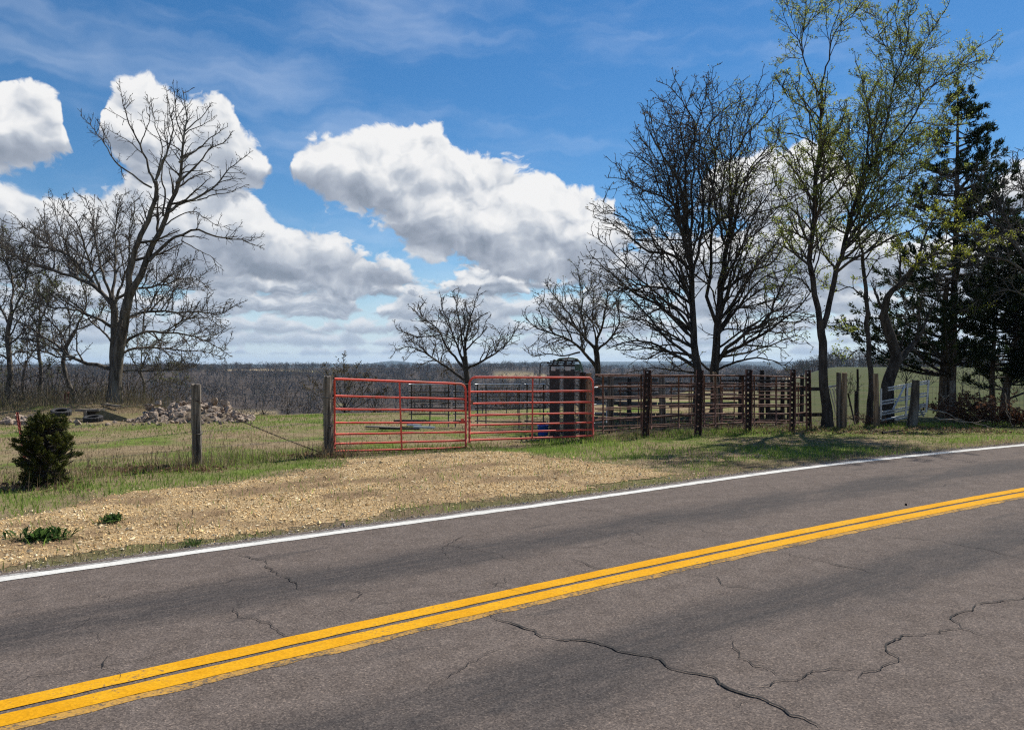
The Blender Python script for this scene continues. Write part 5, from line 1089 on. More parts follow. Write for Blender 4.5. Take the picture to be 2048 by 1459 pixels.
def holed_post(label, bot, top, w, seed):
    """steel channel post punched with a row of holes"""
    bot = np.asarray(bot, float); top = np.asarray(top, float); a = top - bot; L = np.linalg.norm(a); a /= L
    u = np.cross(a, np.array([0, 1., 0])); u = -u / np.linalg.norm(u); u = u if u[0] > 0 else -u; nrm = np.cross(a, u); ax = np.array([u, nrm, a])
    root = empty('steel_post', tuple(bot), label, 'post', 'punched steel channel posts'); L2 = L + .1; st = bot - a * .1
    mb = MB(); hw = .020; sw = (w - 2 * hw) / 2; nh = int(L2 / .115)
    for s in (-1, 1): mb.box(st + a * L2 / 2 + u * s * (hw + sw / 2), (sw, .008, L2), axes=ax)
    for k in range(nh + 1):
        z0 = k * L2 / nh - (.035 if k else 0); z1 = min((k + 1) * L2 / nh - .075, L2)
        if k == nh: z0, z1 = L2 - .035, L2
        if z1 > z0: mb.box(st + a * (z0 + z1) / 2, (2 * hw, .0075, z1 - z0), axes=ax)
    mb.build('face', M['rust_dark'], root)
    for s in (-1, 1): MB().box(st + a * L2 / 2 + u * s * (w / 2 + .004) - nrm * .03, (.008, .07, L2), axes=ax).build('flange', M['rust'], root)
    return root
ROWS = {1190: (749.5, 772, 794, 816.5, 840, 861.5), 1290: (750, 771.5, 791.8, 813, 834, 854), 1395: (750.7, 771, 789.5, 809, 828, 849), 1495: (750.5, 771, 789.4, 808.7, 826, 844), 1583: (754.2, 771.8, 790.4, 809, 827.4, 846), 1617: (756.4, 773, 790.8, 808.4, 825, 843.5)}
PZ = {1190: 16.0, 1290: 16.66, 1395: 16.9, 1495: 17.6, 1583: 17.95, 1617: 18.25}
def build_pens():
    ks = [1190, 1290, 1395, 1495, 1583, 1617]
    lab = ['rusty pipe panel next to the right red gate', 'rusty pipe panel between the first two punched posts', 'rusty pipe panel before the big oak stems', 'rusty pipe panel left of the narrow punched post', 'short rusty pipe panel before the leafing tree']
    vs = [(1206, 1282), (1302, 1357), (1408, 1430, 1486), (1508, 1552), (1590, 1612)]
    for i in range(5):
        a, b = ks[i], ks[i + 1]; panel(lab[i], ((a, PZ[a]), (b, PZ[b])), ROWS[a], ROWS[b], vs[i], M['rust'], .018, 'rusty pipe panels', drop=.06)
    # second skin of pipe panels a little behind
    back = ['second rusty panel set close behind the panel by the red gate', 'second rusty panel set close behind the middle punched posts']
    for i, (a, b) in enumerate([(1196, 1388), (1392, 1490)]):
        panel(back[i], ((a, 16.75 + .004 * (a - 1196)), (b, 16.75 + .004 * (b - 1196))), (752, 774, 797, 820, 835, 853), (752.5, 773, 793, 813, 831, 846) if i == 0 else (752, 772, 792, 811, 829, 843), (a + 10, (a + b) / 2, b - 6), M['rust'], .015, 'second row of rusty panels')
    for i, (k, tp, tx, w) in enumerate([(1290, 739.5, 1294.8, .145), (1395, 739.5, 1399, .145), (1495, 738.8, 1497, .135), (1583, 738.4, 1585, .10), (1617, 740, 1615, .10)]):
        Z = PZ[k] - .10; b = W(k, 0, Z); b[2] = float(terrain(b[0], b[1]))
        holed_post(['first dark punched steel post right of the red gate', 'second dark punched steel post, in front of the oak stems', 'third dark punched steel post in the rusty panels', 'fourth, narrower punched steel post in the rusty panels', 'last punched steel post, next to the leafing tree'][i], b, W(tx, tp, Z), w, i)
    # posts behind
    for i, (px, tp, Z, r, mt, ln, bd) in enumerate([(1220, 750, 17.6, .075, 'wood_post', 0, .01), (1326, 745, 17.9, .072, 'wood_post', -3, .01), (1433, 744, 18.2, .045, 'wood_tan', -2, .02), (1480, 752, 20.5, .06, 'wood_dark', 0, 0), (1524, 740, 20.3, .055, 'wood_dark', 0, 0), (1536, 752, 21.0, .06, 'wood_dark', 0, 0), (1566, 760, 20.2, .05, 'wood_dark', 0, 0), (1578, 758, 20.8, .05, 'wood_dark', 0, 0), (1602, 750, 21.2, .05, 'wood_dark', 1, 0), (1258, 756, 21.5, .06, 'wood_dark', 0, 0)]):
        round_post('wood_post', ['round wooden post behind the panel next to the red gate', 'round wooden post between the first two punched posts', 'thin crooked pale post behind the rusty panels', 'dark post of the plank pen right of the thin crooked post', 'tall dark post of the plank pen', 'dark pen post close right of the tall dark one', 'dark pen post left of the narrow punched post', 'dark pen post behind the narrow punched post', 'dark pen post behind the short rusty panel', 'dark post carrying the grey planks behind the first panel'][i], px, tp, Z, r * 1.08, r, M[mt], ln, 60 + i, bend=bd)
    # grey plank fence behind the first panel and dark planks further right
    def planks(label, rows, p0, p1, Z0, Z1, w, mat, name='plank_fence'):
        a = W(p0, 0, Z0); root = empty(name, (a[0], a[1], float(terrain(a[0], a[1]))), label, 'fence'); rng = np.random.default_rng(int(p0))
        for k, (ya, yb) in enumerate(rows):
            A_, B_ = W(p0 + rng.uniform(-4, 2), ya, Z0), W(p1 + rng.uniform(-3, 4), yb, Z1); MB().beam(A_ + [0, -.07, 0], B_ + [0, -.07, 0], w * rng.uniform(.8, 1.1), .03, jit=.004).build('plank', mat, root)
        return root
    planks('grey weathered plank fence behind the first rusty panel', [(758, 759), (764, 766), (781, 780), (788, 789), (805, 807), (827, 829), (835, 836)], 1190, 1312, 21.4, 21.7, .10, M['wood_rail'])
    planks('grey plank fence behind the second rusty panel', [(767, 768), (790, 788), (808, 806), (829, 828)], 1314, 1470, 21.7, 21.0, .085, M['wood_rail'])
    planks('dark plank pen right of the third punched post', [(761, 761), (779, 778), (797, 797), (812, 812), (838, 838)], 1440, 1586, 20.0, 20.1, .055, M['wood_dark'])
    planks('dark plank rail reaching from the pen to the leafing tree', [(778, 777), (829, 828)], 1588, 1648, 20.1, 19.3, .09, M['wood_dark'])
    planks('short solid plank wall low inside the pen', [(822, 822), (828, 828), (834, 834)], 1538, 1566, 21.3, 21.3, .10, M['wood_dark'])
    # round pen panels behind the red gates
    yy = (768.6, 782.6, 792, 804, 815, 827, 841)
    for i, (a, b, za, zb, v) in enumerate([(818, 901, 19.4, 19.0, (823, 860, 897)), (906, 943, 18.9, 19.0, (911, 939)), (950, 1043, 19.0, 18.6, (955, 972, 1038)), (1049, 1092, 18.5, 18.3, (1054, 1087))]):
        panel(['dark stock panel at the far left behind the left red gate', 'narrow dark stock panel behind the gap between the red gates', 'dark stock panel behind the left half of the right red gate', 'narrow dark stock panel left of the cattle chute'][i], ((a, za), (b, zb)), yy, [q + d for q, d in zip(yy, (0, .6, .8, 1, 1.2, 1.6, 2.2))], v, M['panel_steel'], .017, 'dark stock panels', 'stock_panel', M['galvanised'] if i != 1 else None, drop=.16)
    yy2 = (775, 785, 796, 806, 816, 827)
    for i, (a, b, za, zb, v) in enumerate([(826, 895, 23.6, 24.2, (830, 862, 890)), (960, 1020, 23.2, 23.4, (965, 1013)), (1030, 1085, 23.4, 22.8, (1035, 1080))]):
        panel(['farther stock panel seen through the left stock panel', 'farther stock panel seen through the right red gate', 'farther stock panel just left of the cattle chute'][i], ((a, za), (b, zb)), yy2, yy2, v, M['panel_steel'], .013, 'farther stock panels', 'stock_panel', drop=.15)
    yy3 = (766, 781, 796, 811, 826, 840)
    for i, (a, b, za, zb) in enumerate([(1236, 1330, 18.9, 19.2), (1338, 1430, 19.2, 18.9), (1440, 1508, 18.9, 19.3), (1514, 1600, 19.3, 19.0)]):
        panel(['inner rusty panel across the pen, nearest the red gate', 'inner rusty panel across the pen before the oak stems', 'inner rusty panel across the pen near the third punched post', 'inner rusty panel across the pen near the last punched posts'][i], ((a, za), (b, zb)), [q + (1.5 if i % 2 else 0) for q in yy3], yy3, (a + 4, (a + b) / 2 - 6, b - 4), M['rust'], .016, 'inner rusty panels', drop=.12)
    # light pipe frame left over behind the first rusty panel
    root = empty('pipe_gate', tuple(W(1190, 850, 17.2)), 'small pale pipe gate end behind the first rusty panel', 'gate')
    for y0, y1 in ((775, 774), (809, 808), (827, 825), (846, 843)): MB().tube([W(1188, y0, 17.15), W(1210, y1, 17.2)], .013, 6).build('rail', M['galvanised'], root)
    MB().tube([W(1206, 774, 17.2), W(1213, 812, 17.2), W(1213, 845, 17.2)], .013, 6).build('upright', M['galvanised'], root)
build_pens()

M['grey_strip'] = two_tone('grey_strip', (0.13, 0.125, 0.115), (0.26, 0.25, 0.23), 9, (1, 1, 1), .6, .3, .2, .003)
def build_chute():
    Z0, Z1 = 16.5, 17.9; b = W(1124, 0, Z0); z0 = float(terrain(b[0], b[1])); root = empty('cattle_chute', (b[0], b[1], z0), 'dark steel cattle chute with green hoop behind the right red gate', 'chute')
    def slab(xa, xb, ya, yb, Z, mat, name, th=.04): 
        p, q = W(xa, ya, Z), W(xb, yb, Z); return MB().box(((p[0] + q[0]) / 2, Z, (p[2] + q[2]) / 2), (abs(q[0] - p[0]), th, abs(p[2] - q[2]))).build(name, mat, root)
    zb = 873
    for (xa, xb) in ((1099, 1119), (1127, 1149)):
        slab(xa, xb, 738, zb, Z0, M['dark_steel'], 'door_panel'); o = slab(xa + 3, xb - 8, 733, 741, Z0 - .03, M['pale_metal'], 'tag_plate', .01); 
        slab(xa, xb, 728, 733, Z0, M['dark_steel'], 'crossbar', .06)
    for (xa, xb) in ((1120, 1126), (1150.5, 1158.5)):            # ratchet strips: two rails with rungs
        for e in (xa, xb): slab(e - .6, e + .6, 742, zb, Z0 - .02, M['grey_strip'], 'strip_rail', .02)
        for k in range(22): slab(xa, xb, 744 + k * 5.8, 745.8 + k * 5.8, Z0 - .015, M['grey_strip'], 'rung', .02)
    for z in (Z0 + .5, Z1):
        slab(1099, 1160, 742, 748, z, M['dark_steel'], 'frame_bar', .05); slab(1099, 1160, 862, 868, z, M['dark_steel'], 'frame_bar', .05)
        for xa in (1099, 1157): slab(xa, xa + 4, 730, zb, z, M['dark_steel'], 'frame_post', .06)
    for k in range(6):
        for xx in (1100.5, 1158.5): MB().beam(W(xx, 752 + k * 20, Z0 + .03), W(xx, 752 + k * 20, Z0) * [1, 0, 1] + [0, Z1, 0], .05, .02).build('side_bar', M['dark_steel'], root)
    # machinery on top
    for (xa, xb, ya, yb) in ((1094, 1150, 724.5, 727), (1100, 1157, 721, 723.5), (1106, 1156, 719, 721), (1096, 1160, 729, 731.5)): slab(xa, xb, ya, yb, Z0 + .12, M['dark_steel'], 'top_bar', .08)
    for xa in (1104, 1113, 1127, 1141): MB().tube([W(xa, 730, Z0 + .1), W(xa + 6, 719, Z0 + .1)], .018, 6).build('linkage', M['dark_steel'], root)
    MB().tube(resample(np.array([W(1112, 721, Z0), W(1118, 717.5, Z0), W(1148, 716.5, Z0), W(1158, 721, Z0), W(1163.5, 735, Z0), W(1165, 752, Z0), W(1165, 872, Z0)]), 24), .022, 8).build('hoop', M['green_paint'], root)
    slab(1149.5, 1161, 728, 741, Z0 + .08, M['green_paint'], 'cover_plate', .03)
    MB().tube([W(1079, 770, Z0 + .2), W(1080.5, 727, Z0 + .2), W(1083, 724.5, Z0 + .2), W(1098, 724, Z0 + .2)], .013, 6).build('arm', M['dark_steel'], root)
    slab(1103, 1160, 881, 883.5, 15.95, M['pale_metal'], 'sill', .04)
    for e, (xa, xb) in enumerate(((1160, 1171), (1172.5, 1183))):
        p = W((xa + xb) / 2, 0, 16.0); zz = float(terrain(p[0], p[1])); r2 = empty('wood_post', (p[0], 16.0, zz), ['square dark brown post right beside the cattle chute', 'square brown post behind the end of the right red gate'][e], 'post'); w = (xb - xa) / F * 16
        t = W(0, [744, 746][e], 16.0)[2]; MB().box((p[0], 16.0, (t + zz - .1) / 2), (w, .12, t - zz + .1), jit=.003).build('shaft', M['wood_tan'] if e else M['wood_dark'], r2)
        for k in range(5): MB().tube([(p[0] + .01, 15.935, .25 + k * .24), (p[0] + .01, 15.925, .25 + k * .24)], .012, 6).build('bolt', M['dark_steel'], r2)
    p = W(1173.5, 743, 16.0); r3 = empty('junction_box', (p[0], 16.0, W(0, 746.5, 16.0)[2]), 'small pale square box on top of the brown gate post', 'box')
    MB().box((p[0], 16.0, p[2] + .004), (.11, .07, .09)).build('case', M['pale_metal'], r3); MB().box((p[0], 15.962, p[2] + .004), (.09, .006, .07)).build('lid', M['pale_metal'], r3)
    # blue tub
    c = W(1086, 868, 17.0); r4 = empty('tub', (c[0], 17.0, float(terrain(c[0], 17.0))), 'blue plastic tub on the grass left of the chute', 'tub'); zz = float(terrain(c[0], 17.0)); an = np.linspace(0, 6.2832, 25)[:-1]
    prof = [(.112, .0), (.118, .02), (.128, .21), (.135, .215), (.135, .235), (.122, .235), (.115, .03)]
    V = np.array([(c[0] + r * math.cos(a), 17 + r * math.sin(a), zz + h) for r, h in prof for a in an]); f = [(i * 24 + j, i * 24 + (j + 1) % 24, (i + 1) * 24 + (j + 1) % 24, (i + 1) * 24 + j) for i in range(len(prof) - 1) for j in range(24)] + [tuple(range(6 * 24, 7 * 24))]
    MB().add(V, f, True).build('bucket', M['blue_plastic'], r4)
    MB().tube([(c[0] - .13 * math.cos(t), 16.99 - .10 * math.sin(t), zz + .22 - .05 * math.sin(t)) for t in np.linspace(0, math.pi, 12)], .004, 5).build('handle', M['galvanised'], r4)
build_chute()

def build_right_side():
    round_post('wood_post', 'tan round wooden post, thickest of the right fence, beside the leafing tree', 1688, 745, 18.75, .074, .072, M['wood_tan'], 0, 31)
    p = W(1677.5, 0, 18.8); zz = float(terrain(p[0], p[1])); r2 = empty('wood_post', (p[0], p[1], zz), 'flat grey board post tight against the tan round post', 'post'); t = W(0, 745, 18.8)[2]
    MB().box((p[0], 18.8, (t + zz - .1) / 2), (.075, .12, t - zz + .1), jit=.004).build('shaft', M['wood_post'], r2)
    round_post('wood_post', 'slim tan round post left of the galvanised gate', 1753, 747, 19.3, .072, .066, M['wood_tan'], -1.5, 32)
    round_post('wood_post', 'thin dark fence stick between the two tan posts', 1715, 738, 20.6, .036, .028, M['wood_dark'], 0, 33)
    round_post('wood_post', 'short dark stub post beside the thin fence stick', 1712, 782, 20.4, .05, .04, M['wood_dark'], 1, 37)
    round_post('gnarled_post', 'gnarled lichen-grey stump post in front of the galvanised gate', 1822, 760, 19.55, .13, .085, M['bark_grey'], 9, 34, bend=.02)
    round_post('wood_post', 'grey post under the twin cedar trunks', 1905, 762, 21.8, .078, .072, M['wood_post'], 0, 35)
    # leaning folded gate piece
    root = empty('gate_frame', tuple(W(1665, 846, 19.0)), 'narrow pale metal frame leaning between leafing tree and tan post', 'frame')
    MB().beam(W(1651, 774.5, 18.98), W(1676, 770.5, 18.98), .05, .02).build('top_rail', M['galvanised'], root)
    for a, b in ((1653, 1667), (1659, 1673), (1665, 1678), (1671, 1682)): MB().beam(W(a, 776, 19.0), W(b, 846 if a < 1655 else 832, 19.05), .022, .018, up=(1, 0, 0)).build('rod', M['galvanised'], root)
    MB().tube([W(1696, 786, 19.5), W(1710, 848, 19.3)], .022, 6).build('stick', M['wood_dark'], empty('prop_stick', tuple(W(1710, 848, 19.3)), 'dark stick leaning against the wire behind the tan post', 'stick'))
    # galvanised gate
    A, B = (1760, 19.85), (1856, 20.5); root = empty('farm_gate', tuple(LP(A, B, 1760, 838)), 'tilted galvanised metal gate behind the gnarled stump post', 'gate')
    for (x0, y0, x1, y1) in ((1776, 775, 1856, 761.5), (1776, 780, 1856, 766), (1763, 802.5, 1852, 785.6), (1763, 808, 1852, 791), (1762, 824, 1851, 807.5), (1762, 829, 1851, 812), (1762, 840, 1850, 822), (1790, 839, 1850, 827)):
        MB().beam(LP(A, B, x0, y0), LP(A, B, x1, y1), .040, .03).build('bar', M['galvanised'], root)
    for (x0, y0, x1, y1, nm) in ((1761, 776, 1760.5, 838, 'end_upright'), (1856, 759.5, 1851, 824, 'end_upright'), (1814, 768, 1810, 830, 'upright'), (1808, 771, 1785, 817.5, 'brace'), (1828, 800, 1846, 832, 'brace')):
        MB().beam(LP(A, B, x0, y0) + [0, -.035, 0], LP(A, B, x1, y1) + [0, -.035, 0], .045, .02, up=(1, 0, 0)).build(nm, M['galvanised'], root)
    # woven wire fence across the field
    pl = [W(1440, 0, 22.0), W(1640, 0, 21.0), W(1715, 0, 20.7), W(1905, 0, 21.9), W(2070, 0, 23.0)]; pl = np.array(pl)[:, :2]; s = np.r_[0, np.cumsum(np.linalg.norm(np.diff(pl, axis=0), axis=1))]
    def at(t): return np.array([np.interp(t, s, pl[:, 0]), np.interp(t, s, pl[:, 1])])
    root = empty('woven_wire_fence', (pl[0][0], pl[0][1], 0), 'square woven wire fence running along the green field', 'fence'); n = 60; tt = np.linspace(0, s[-1], n)
    for k, h in enumerate((.05, .2, .36, .52, .70, .88, 1.05, 1.18)):
        MB().tube([(at(t)[0], at(t)[1] + .09, float(terrain(*at(t))) + h + .012 * math.sin(t * 1.9 + k)) for t in tt[::2]], .0035, 3, False).build('wire', M['wire'], root)
    for t in np.arange(.1, s[-1], .17):
        q = at(t); z = float(terrain(*q)); MB().tube([(q[0], q[1] + .09, z + .03), (q[0] + .01 * math.sin(t * 9), q[1] + .09, z + 1.06)], .003, 3, False).build('stay', M['wire'], root)
    # brown brush pile
    def brush(name, label, px, Z, w, hgt, n, nf, cols, seed):
        rng = np.random.default_rng(seed); c = W(px, 0, Z); z0 = float(terrain(c[0], Z)); root = empty(name, (c[0], Z, z0), label, 'brush pile'); P = []; R = []
        for k in range(n):
            a = rng.uniform(0, 6.28); s0 = np.array([c[0] + rng.uniform(-1, 1) * w * .55, Z + rng.uniform(-.5, .5), z0 + rng.uniform(0, .15)]); d = np.array([rng.normal(-.3, .7), rng.normal(0, .5), rng.uniform(.15, 1.0)]); d /= np.linalg.norm(d); L = rng.uniform(.5, 1.0) * hgt * 1.25
            e = s0 + d * L; e[2] = min(e[2], z0 + hgt * (1 - .55 * min(1, abs(e[0] - c[0]) / w))); P.append(resample(np.array([s0, (s0 + e) / 2 + rng.normal(0, .06, 3) + [0, 0, .08], e]), 7)); R.append(np.linspace(.012, .004, 7))
        P = np.array(P); R = np.array(R); A, RA = grow(P, R, 9, .15, .5, .12, .45, (.3, .9), 5, .2, .0, .6, .004, rng); B_, RB = grow(A, RA, 9, .1, .5, .06, .2, (.3, .9), 3, .2, -.02, .6, .003, rng)
        V, Fc = merge([tubes_np(P, R, 4), tubes_np(A, RA, 3), tubes_np(B_, RB, 3)]); raw_mesh('branches', V, Fc, M['rust_brush'], root)
        if nf:
            tp = B_[rng.integers(0, len(B_), nf), rng.integers(0, 3, nf)]; V, Fc, cc = leaf_quads(tp, .035, cols, rng, 2.0); raw_mesh('dead_needles', V, Fc, M['foliage'], root, cols=cc)
        return root
    M['rust_brush'] = two_tone('rust_brush', (0.075, 0.045, 0.032), (0.15, 0.092, 0.062), 4, (1, 1, 1), .9, .1, 0)
    RB_ = [(0.16, 0.075, 0.04), (0.20, 0.10, 0.055), (0.12, 0.058, 0.034)]
    brush('brush_pile', 'heap of reddish brown dead cedar boughs under the dark cedar', 1962, 20.3, .85, 1.15, 46, 4200, RB_, 1)
    brush('brush_pile', 'low rust-brown dead bough at the right photo edge', 2040, 19.6, .6, .55, 22, 1600, RB_, 2)
    brush('brush_pile', 'bare tangle of twigs at the foot of the twisted trunk', 1735, 19.6, .6, .35, 20, 0, RB_, 3)
    # fallen limbs
    M['dead_limb'] = two_tone('dead_limb', (0.20, 0.165, 0.13), (0.40, 0.34, 0.27), 9, (1, 1, 1), .9, .1, .3, .004)
    for k, (pp, Z, r, lb) in enumerate([([(1855, 817), (1890, 825), (1915, 838), (1940, 850)], 19.6, .022, 'long pale fallen limb sloping down right of the galvanised gate'), ([(2010, 786), (2014, 815), (2022, 849), (2040, 866)], 18.9, .018, 'pale dead limb curving down before the brown boughs'), ([(1868, 833), (1895, 840), (1930, 842), (1975, 852), (2012, 862), (2028, 858)], 18.6, .016, 'thin pale limb lying in front of the brown boughs'), ([(1905, 819), (1930, 824), (1960, 818), (1945, 840)], 20.4, .014, 'grey crooked limb on the left side of the brown boughs'), ([(1882, 787), (1890, 808), (1894, 820)], 20.2, .013, 'short grey limb propped upright left of the brown boughs'), ([(1898, 789), (1880, 806), (1870, 818)], 20.3, .012, 'thin grey limb crossing the propped one')]):
        q = resample(np.array([W(a, c, Z + .15 * i) for i, (a, c) in enumerate(pp)]), 14); rng = np.random.default_rng(300 + k); q[1:] += rng.normal(0, .012, (13, 3)); R = np.linspace(r, r * .4, 14)
        root = empty('fallen_limb', tuple(q[-1]), lb, 'limb', 'fallen limbs by the brown boughs'); A, RA = grow(q[None], R[None], 3.5, .15, .3, .12, .5, (.4, 1.), 5, .2, .02, .6, .004, rng); V, Fc = merge([tubes_np(q[None], R[None], 6), tubes_np(A, RA, 3)]); raw_mesh('branch', V, Fc, M['dead_limb'], root, smooth=True)
    # dead wood lying on the verge
    q = resample(np.array([G(1765, 868) + [0, 0, .03], G(1785, 866) + [0, 0, .04], G(1806, 863) + [0, 0, .03]]), 8); root = empty('fallen_limb', tuple(q[0]), 'short dark stick lying on the verge before the slim tan post', 'limb'); V, Fc = tubes_np(q[None], np.linspace(.03, .012, 8)[None], 6); raw_mesh('branch', V, Fc, M['bark_dark'], root)
build_right_side()

# ------------------------------------------------------------------ rubble, tyres, boards at the left
ROCKS = []
def rock_meshes():
    for k in range(9):
        bm = bmesh.new(); bmesh.ops.create_icosphere(bm, subdivisions=2, radius=1); rng = np.random.default_rng(500 + k)
        ax = rng.uniform(.6, 1.15, 3); ax[2] *= .7; nrm = rng.normal(size=(9, 3)); nrm /= np.linalg.norm(nrm, axis=1)[:, None]; dist = rng.uniform(.28, .7, 9)
        for v in bm.verts:
            p = np.array(v.co)
            for nn, dd in zip(nrm, dist):
                e = p @ nn - dd
                if e > 0: p = p - nn * e * .98
            p = p * ax * (1 + rng.normal(0, .025)); v.co = p
        me = bpy.data.meshes.new('rock'); bm.to_mesh(me); bm.free(); me.materials.append(M['rock']); ROCKS.append(me)
rock_meshes()
def rock(loc, size, rng, parent=None):
    o = bpy.data.objects.new('rock', ROCKS[rng.integers(0, 9)]); COL.objects.link(o)
    if parent: loc = np.asarray(loc) - np.array(origin_of(parent)); o.parent = parent
    o.location = tuple(loc); o.rotation_euler = tuple(rng.uniform(0, 6.28, 3)); s = size * rng.uniform(.75, 1.25, 3); o.scale = tuple(s); return o
def build_left_yard():
    rng = np.random.default_rng(17)
    def heap(label, prof, Z, depth, n, s0, s1, core=True, extra=()):
        xs = np.array([p[0] for p in prof]); ys = np.array([p[1] for p in prof]); c = W(xs.mean(), 0, Z); z0 = float(terrain(c[0], Z)); root = empty('rubble_heap', (c[0], Z, z0), label, 'rubble')
        if core:
            na, nb = 26, 11; U = np.linspace(xs[0], xs[-1], na); V = []
            for i, u in enumerate(U):
                for j in range(nb):
                    t = (j / (nb - 1) - .5) * 2; p = W(u, 0, Z + t * depth); hh = max(0, (W(u, np.interp(u, xs, ys), Z)[2] - z0) - .10) * math.cos(t * math.pi / 2) ** .8; V.append((p[0], p[1], float(terrain(p[0], p[1])) - .03 + hh * (.85 + .3 * rng.random())))
            f = [(i * nb + j, (i + 1) * nb + j, (i + 1) * nb + j + 1, i * nb + j + 1) for i in range(na - 1) for j in range(nb - 1)]
            MB().add(np.array(V), f).build('rubble_core', M['soil'], root)
        for k in range(n):
            u = rng.uniform(xs[0] + 2, xs[-1] - 2); t = -abs(rng.normal(.1, .45)) if rng.random() < .8 else rng.uniform(0, .4); t = max(t, -1); hh = max(0, W(u, np.interp(u, xs, ys), Z)[2] - z0) * math.cos(t * math.pi / 2) ** .8
            p = W(u, 0, Z + t * depth); s = rng.uniform(s0, s1) * (1 if rng.random() < .8 else 1.35); rock((p[0], p[1], float(terrain(p[0], p[1])) + max(s * .15, hh - s * .55)), s, rng, root)
        for (u, y, s) in extra: rock(W(u, y, Z - .1), s, rng, root)
        return root
    M['soil'] = two_tone('soil', (0.10, 0.078, 0.055), (0.22, 0.175, 0.125), 6, (1, 1, 1), .95, .05, .8, .05)
    heap('long heap of broken pale rubble behind the left fence post', [(280, 838), (296, 820), (318, 812), (335, 820), (352, 808), (380, 803), (402, 802), (420, 808), (436, 816), (450, 812), (470, 822), (488, 830), (504, 840)], 21.6, 1.3, 230, .05, .21, True, [(300, 815, .2), (317, 807, .17), (428, 803, .16), (447, 808, .19), (458, 815, .17), (390, 804, .18), (365, 805, .15)])
    heap('row of pale lichen-spotted stones at the left photo edge', [(-40, 848), (0, 842), (20, 836), (45, 830), (70, 834), (82, 846)], 20.4, .6, 34, .10, .24, True, [(42, 836, .25), (60, 840, .2), (12, 846, .2)])
    heap('small cluster of pinkish stones under the upper tyre', [(84, 842), (98, 833), (112, 836), (120, 846)], 20.9, .4, 12, .06, .15, True)
    heap('low stones at the right end of the leaning board', [(256, 842), (266, 834), (282, 836), (292, 844)], 20.9, .4, 11, .05, .13, True)
    heap('few stones on top of the earth bank behind the tyres', [(165, 812), (190, 801), (215, 803), (225, 812)], 25.2, .5, 9, .05, .11, False)
    sc = empty('scattered_stones', tuple(W(330, 845, 20.4)), 'loose pale stones scattered in the grass before the rubble heap', 'stones')
    for k in range(70):
        u = rng.uniform(120, 520); Z = rng.uniform(19.4, 21.2); p = W(u, 0, Z); s_ = rng.gamma(2, .022) + .025; rock((p[0], p[1], float(terrain(p[0], p[1])) + s_ * .25), s_, rng, sc)
    # tyres
    for k, (px, py, Z, R, tilt, lb) in enumerate([(122, 825, 22.6, .285, (.22, .05, .3), 'worn black tyre lying flat above the pinkish stones'), (186, 838, 20.9, .26, (.10, -.12, 1.), 'worn black tyre lying under the leaning board')]):
        c = W(px, py, Z); zz = float(terrain(c[0], Z)); root = empty('tyre', (c[0], Z, max(zz + .06, c[2])), lb, 'tyre', 'old tyres'); n, m_ = 40, 12; V = []
        sec = [(.62, -.30), (.78, -.36), (.95, -.34), (1.0, -.26), (1.0, .26), (.95, .34), (.78, .36), (.62, .30), (.60, .24), (.72, .22), (.72, -.22), (.60, -.24)]
        for i in range(n):
            a = 2 * math.pi * i / n; g = 1 - .035 * (i % 2)
            for (r, z) in sec: V.append(((r * (g if r > .9 else 1)) * R * math.cos(a), (r * (g if r > .9 else 1)) * R * math.sin(a), z * R * .9))
        f = [(i * m_ + j, ((i + 1) % n) * m_ + j, ((i + 1) % n) * m_ + (j + 1) % m_, i * m_ + (j + 1) % m_) for i in range(n) for j in range(m_)]
        o = MB().add(np.array(V) + np.array(root.location), f).build('casing', M['rubber'], root); o.rotation_euler = tilt
        an = np.linspace(0, 6.2832, 25); b_ = MB()
        for s in (-1, 1): b_.tube(np.stack([root.location[0] + .61 * R * np.cos(an), root.location[1] + .61 * R * np.sin(an), root.location[2] + s * .25 * R + 0 * an], -1), .012, 5, False)
        o = b_.build('bead', M['rubber'], root); o.rotation_euler = tilt
    # boards
    def board(label, a, b, w, t, mat, up=(0, 0, 1), grp='loose boards'):
        root = empty('board', tuple(np.minimum(a, b)), label, 'board', grp); MB().beam(a, b, w, t, up=up, jit=.004).build('plank', mat, root)
    board('wide mossy board sloping down to the right beside the lower tyre', W(193, 826, 22.0), W(250, 845, 20.9), .28, .04, M['moss_board'], (0, .6, .8))
    board('pale grey board lying level above the lower tyre', W(157, 820, 22.2), W(204, 819, 22.0), .07, .25, M['wood_rail'])
    board('dark board end under the level grey board', W(168, 827, 22.1), W(195, 828, 22.0), .20, .03, M['wood_dark'])
    board('short pale upright board left of the dark board end', W(170, 820, 21.9), W(171, 838, 21.9), .10, .03, M['wood_post'], (1, 0, 0))
    board('thin pale board lying on the earth bank', W(205, 808, 24.5), W(240, 812, 24.0), .05, .12, M['wood_rail'])
    # rusty drum and debris behind the left gate
    c = W(132, 800, 27.5); zz = float(terrain(c[0], 27.5)); root = empty('rusty_pipe', (c[0], 27.5, zz), 'rusty upright pipe stub beside the pale leaning trunk', 'pipe'); MB().tube([(c[0], 27.5, zz), (c[0] + .02, 27.5, W(0, 784, 27.5)[2])], .085, 12).tube([(c[0] + .02, 27.5, W(0, 785, 27.5)[2]), (c[0] + .02, 27.5, W(0, 783, 27.5)[2])], .095, 12).build('shaft', M['rust'], root)
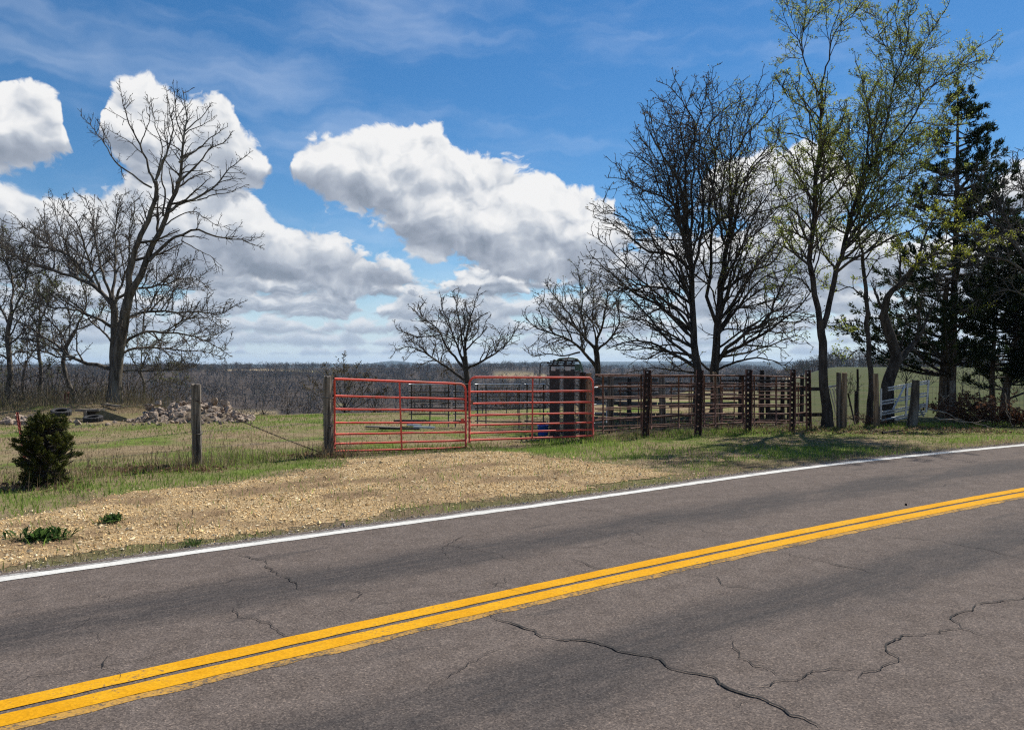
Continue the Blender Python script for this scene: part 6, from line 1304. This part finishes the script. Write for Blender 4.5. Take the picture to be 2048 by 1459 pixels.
    for k, (a, b, w, mt, lb) in enumerate([((733, 851), (800, 849), .16, 'wood_rail', 'pale board on the ground behind the brace of the left gate'), ((760, 855), (838, 853), .10, 'wood_dark', 'dark plank lying in front of the pale board'), ((815, 850), (842, 856), .06, 'galvanised', 'grey metal bar lying askew behind the left gate'), ((828, 856), (870, 853), .06, 'galvanised', 'long grey metal bar lying level behind the left gate'), ((845, 849), (880, 851), .09, 'wood_rail', 'grey plank at the right end of the debris'), ((790, 847), (850, 848), .20, 'wood_dark', 'wide dark board at the back of the debris')]):
        Z = H * F / (a[1] + 6 - CY); p, q = W(a[0], a[1], Z), W(b[0], b[1], Z - .2); p[2] = float(terrain(p[0], p[1])) + .05 + .02 * k; q[2] = float(terrain(q[0], q[1])) + .04 + .025 * k
        board(lb, p, q, .04, w, M[mt], grp='debris behind the left gate')
    # dead leaves
    x = np.concatenate([RNG.normal(-5.35, .45, 1100), RNG.normal(-3.4, .3, 260), RNG.uniform(5, 12, 2600), RNG.normal(-6.4, .5, 350)]); y = np.concatenate([RNG.normal(11.25, .16, 1100), RNG.normal(12.85, .12, 260), RNG.uniform(17, 19.2, 2600), RNG.normal(9.6, .2, 350)])
    V, Fc, cc = leaf_quads(np.stack([x, y, terrain(x, y) + RNG.uniform(.005, .05, len(x))], -1), .035, [(0.30, 0.185, 0.10), (0.22, 0.13, 0.075), (0.38, 0.26, 0.16), (0.15, 0.09, 0.055)], RNG, 1.4)
    tag(raw_mesh('leaf_litter', V, Fc, M['straw'], cols=cc), 'brown dead leaves drifted at post feet and under the right trees', None, None, 'stuff')
    # green weeds on the gravel
    for k, (px, py, s, n, lb) in enumerate([(224, 1044, .13, 150, 'dark green leafy weed clump on the gravel'), (85, 1078, .16, 260, 'wide spread green weed nearest the road at the left'), (385, 1092, .10, 120, 'grassy green tuft on the brown strip beside the white line')]):
        g = G(px, py); z = float(terrain(g[0], g[1])); root = empty('weed', (g[0], g[1], z), lb, 'plant'); rng = np.random.default_rng(700 + k); a = rng.uniform(0, 6.28, n); el = rng.uniform(.15, 1.2, n); L = s * rng.uniform(.5, 1.1, n); d = np.stack([np.cos(a) * np.cos(el), np.sin(a) * np.cos(el), np.sin(el)], -1); side = np.stack([-np.sin(a), np.cos(a), 0 * a], -1) * ((.09 if k < 2 else .04) * L)[:, None]
        st = np.array([g[0], g[1], z + .01]) + np.stack([rng.normal(0, s * (.35 if k != 1 else .6), n), rng.normal(0, s * .35, n), 0 * a], -1); mid = st + d * (L * .55)[:, None]; tip = st + d * L[:, None] - np.stack([0 * a, 0 * a, L * .25], -1)
        V = np.stack([st, mid + side, tip, mid - side], 1).reshape(-1, 3); q = np.arange(n) * 4; cc = np.array([(0.065, 0.125, 0.030), (0.10, 0.17, 0.04), (0.045, 0.09, 0.025)])[rng.integers(0, 3, n)]
        raw_mesh('leaves', V, np.stack([q, q + 1, q + 2, q + 3], -1), M['grass'], root, cols=np.repeat(cc, 4, 0))
    p = G(1812, 1012); o = rock((p[0], p[1], .02), .03, np.random.default_rng(5)); o.name = 'clod'; o.data = o.data.copy(); o.data.materials[0] = M['tar']; o.scale = (.04, .022, .012); tag(o, 'small dark clod lying on the road near the yellow lines', 'clod')
M['moss_board'] = two_tone('moss_board', (0.13, 0.11, 0.05), (0.20, 0.16, 0.09), 6, (1, 1, 1), .9, .1, .5, .01)
build_left_yard()
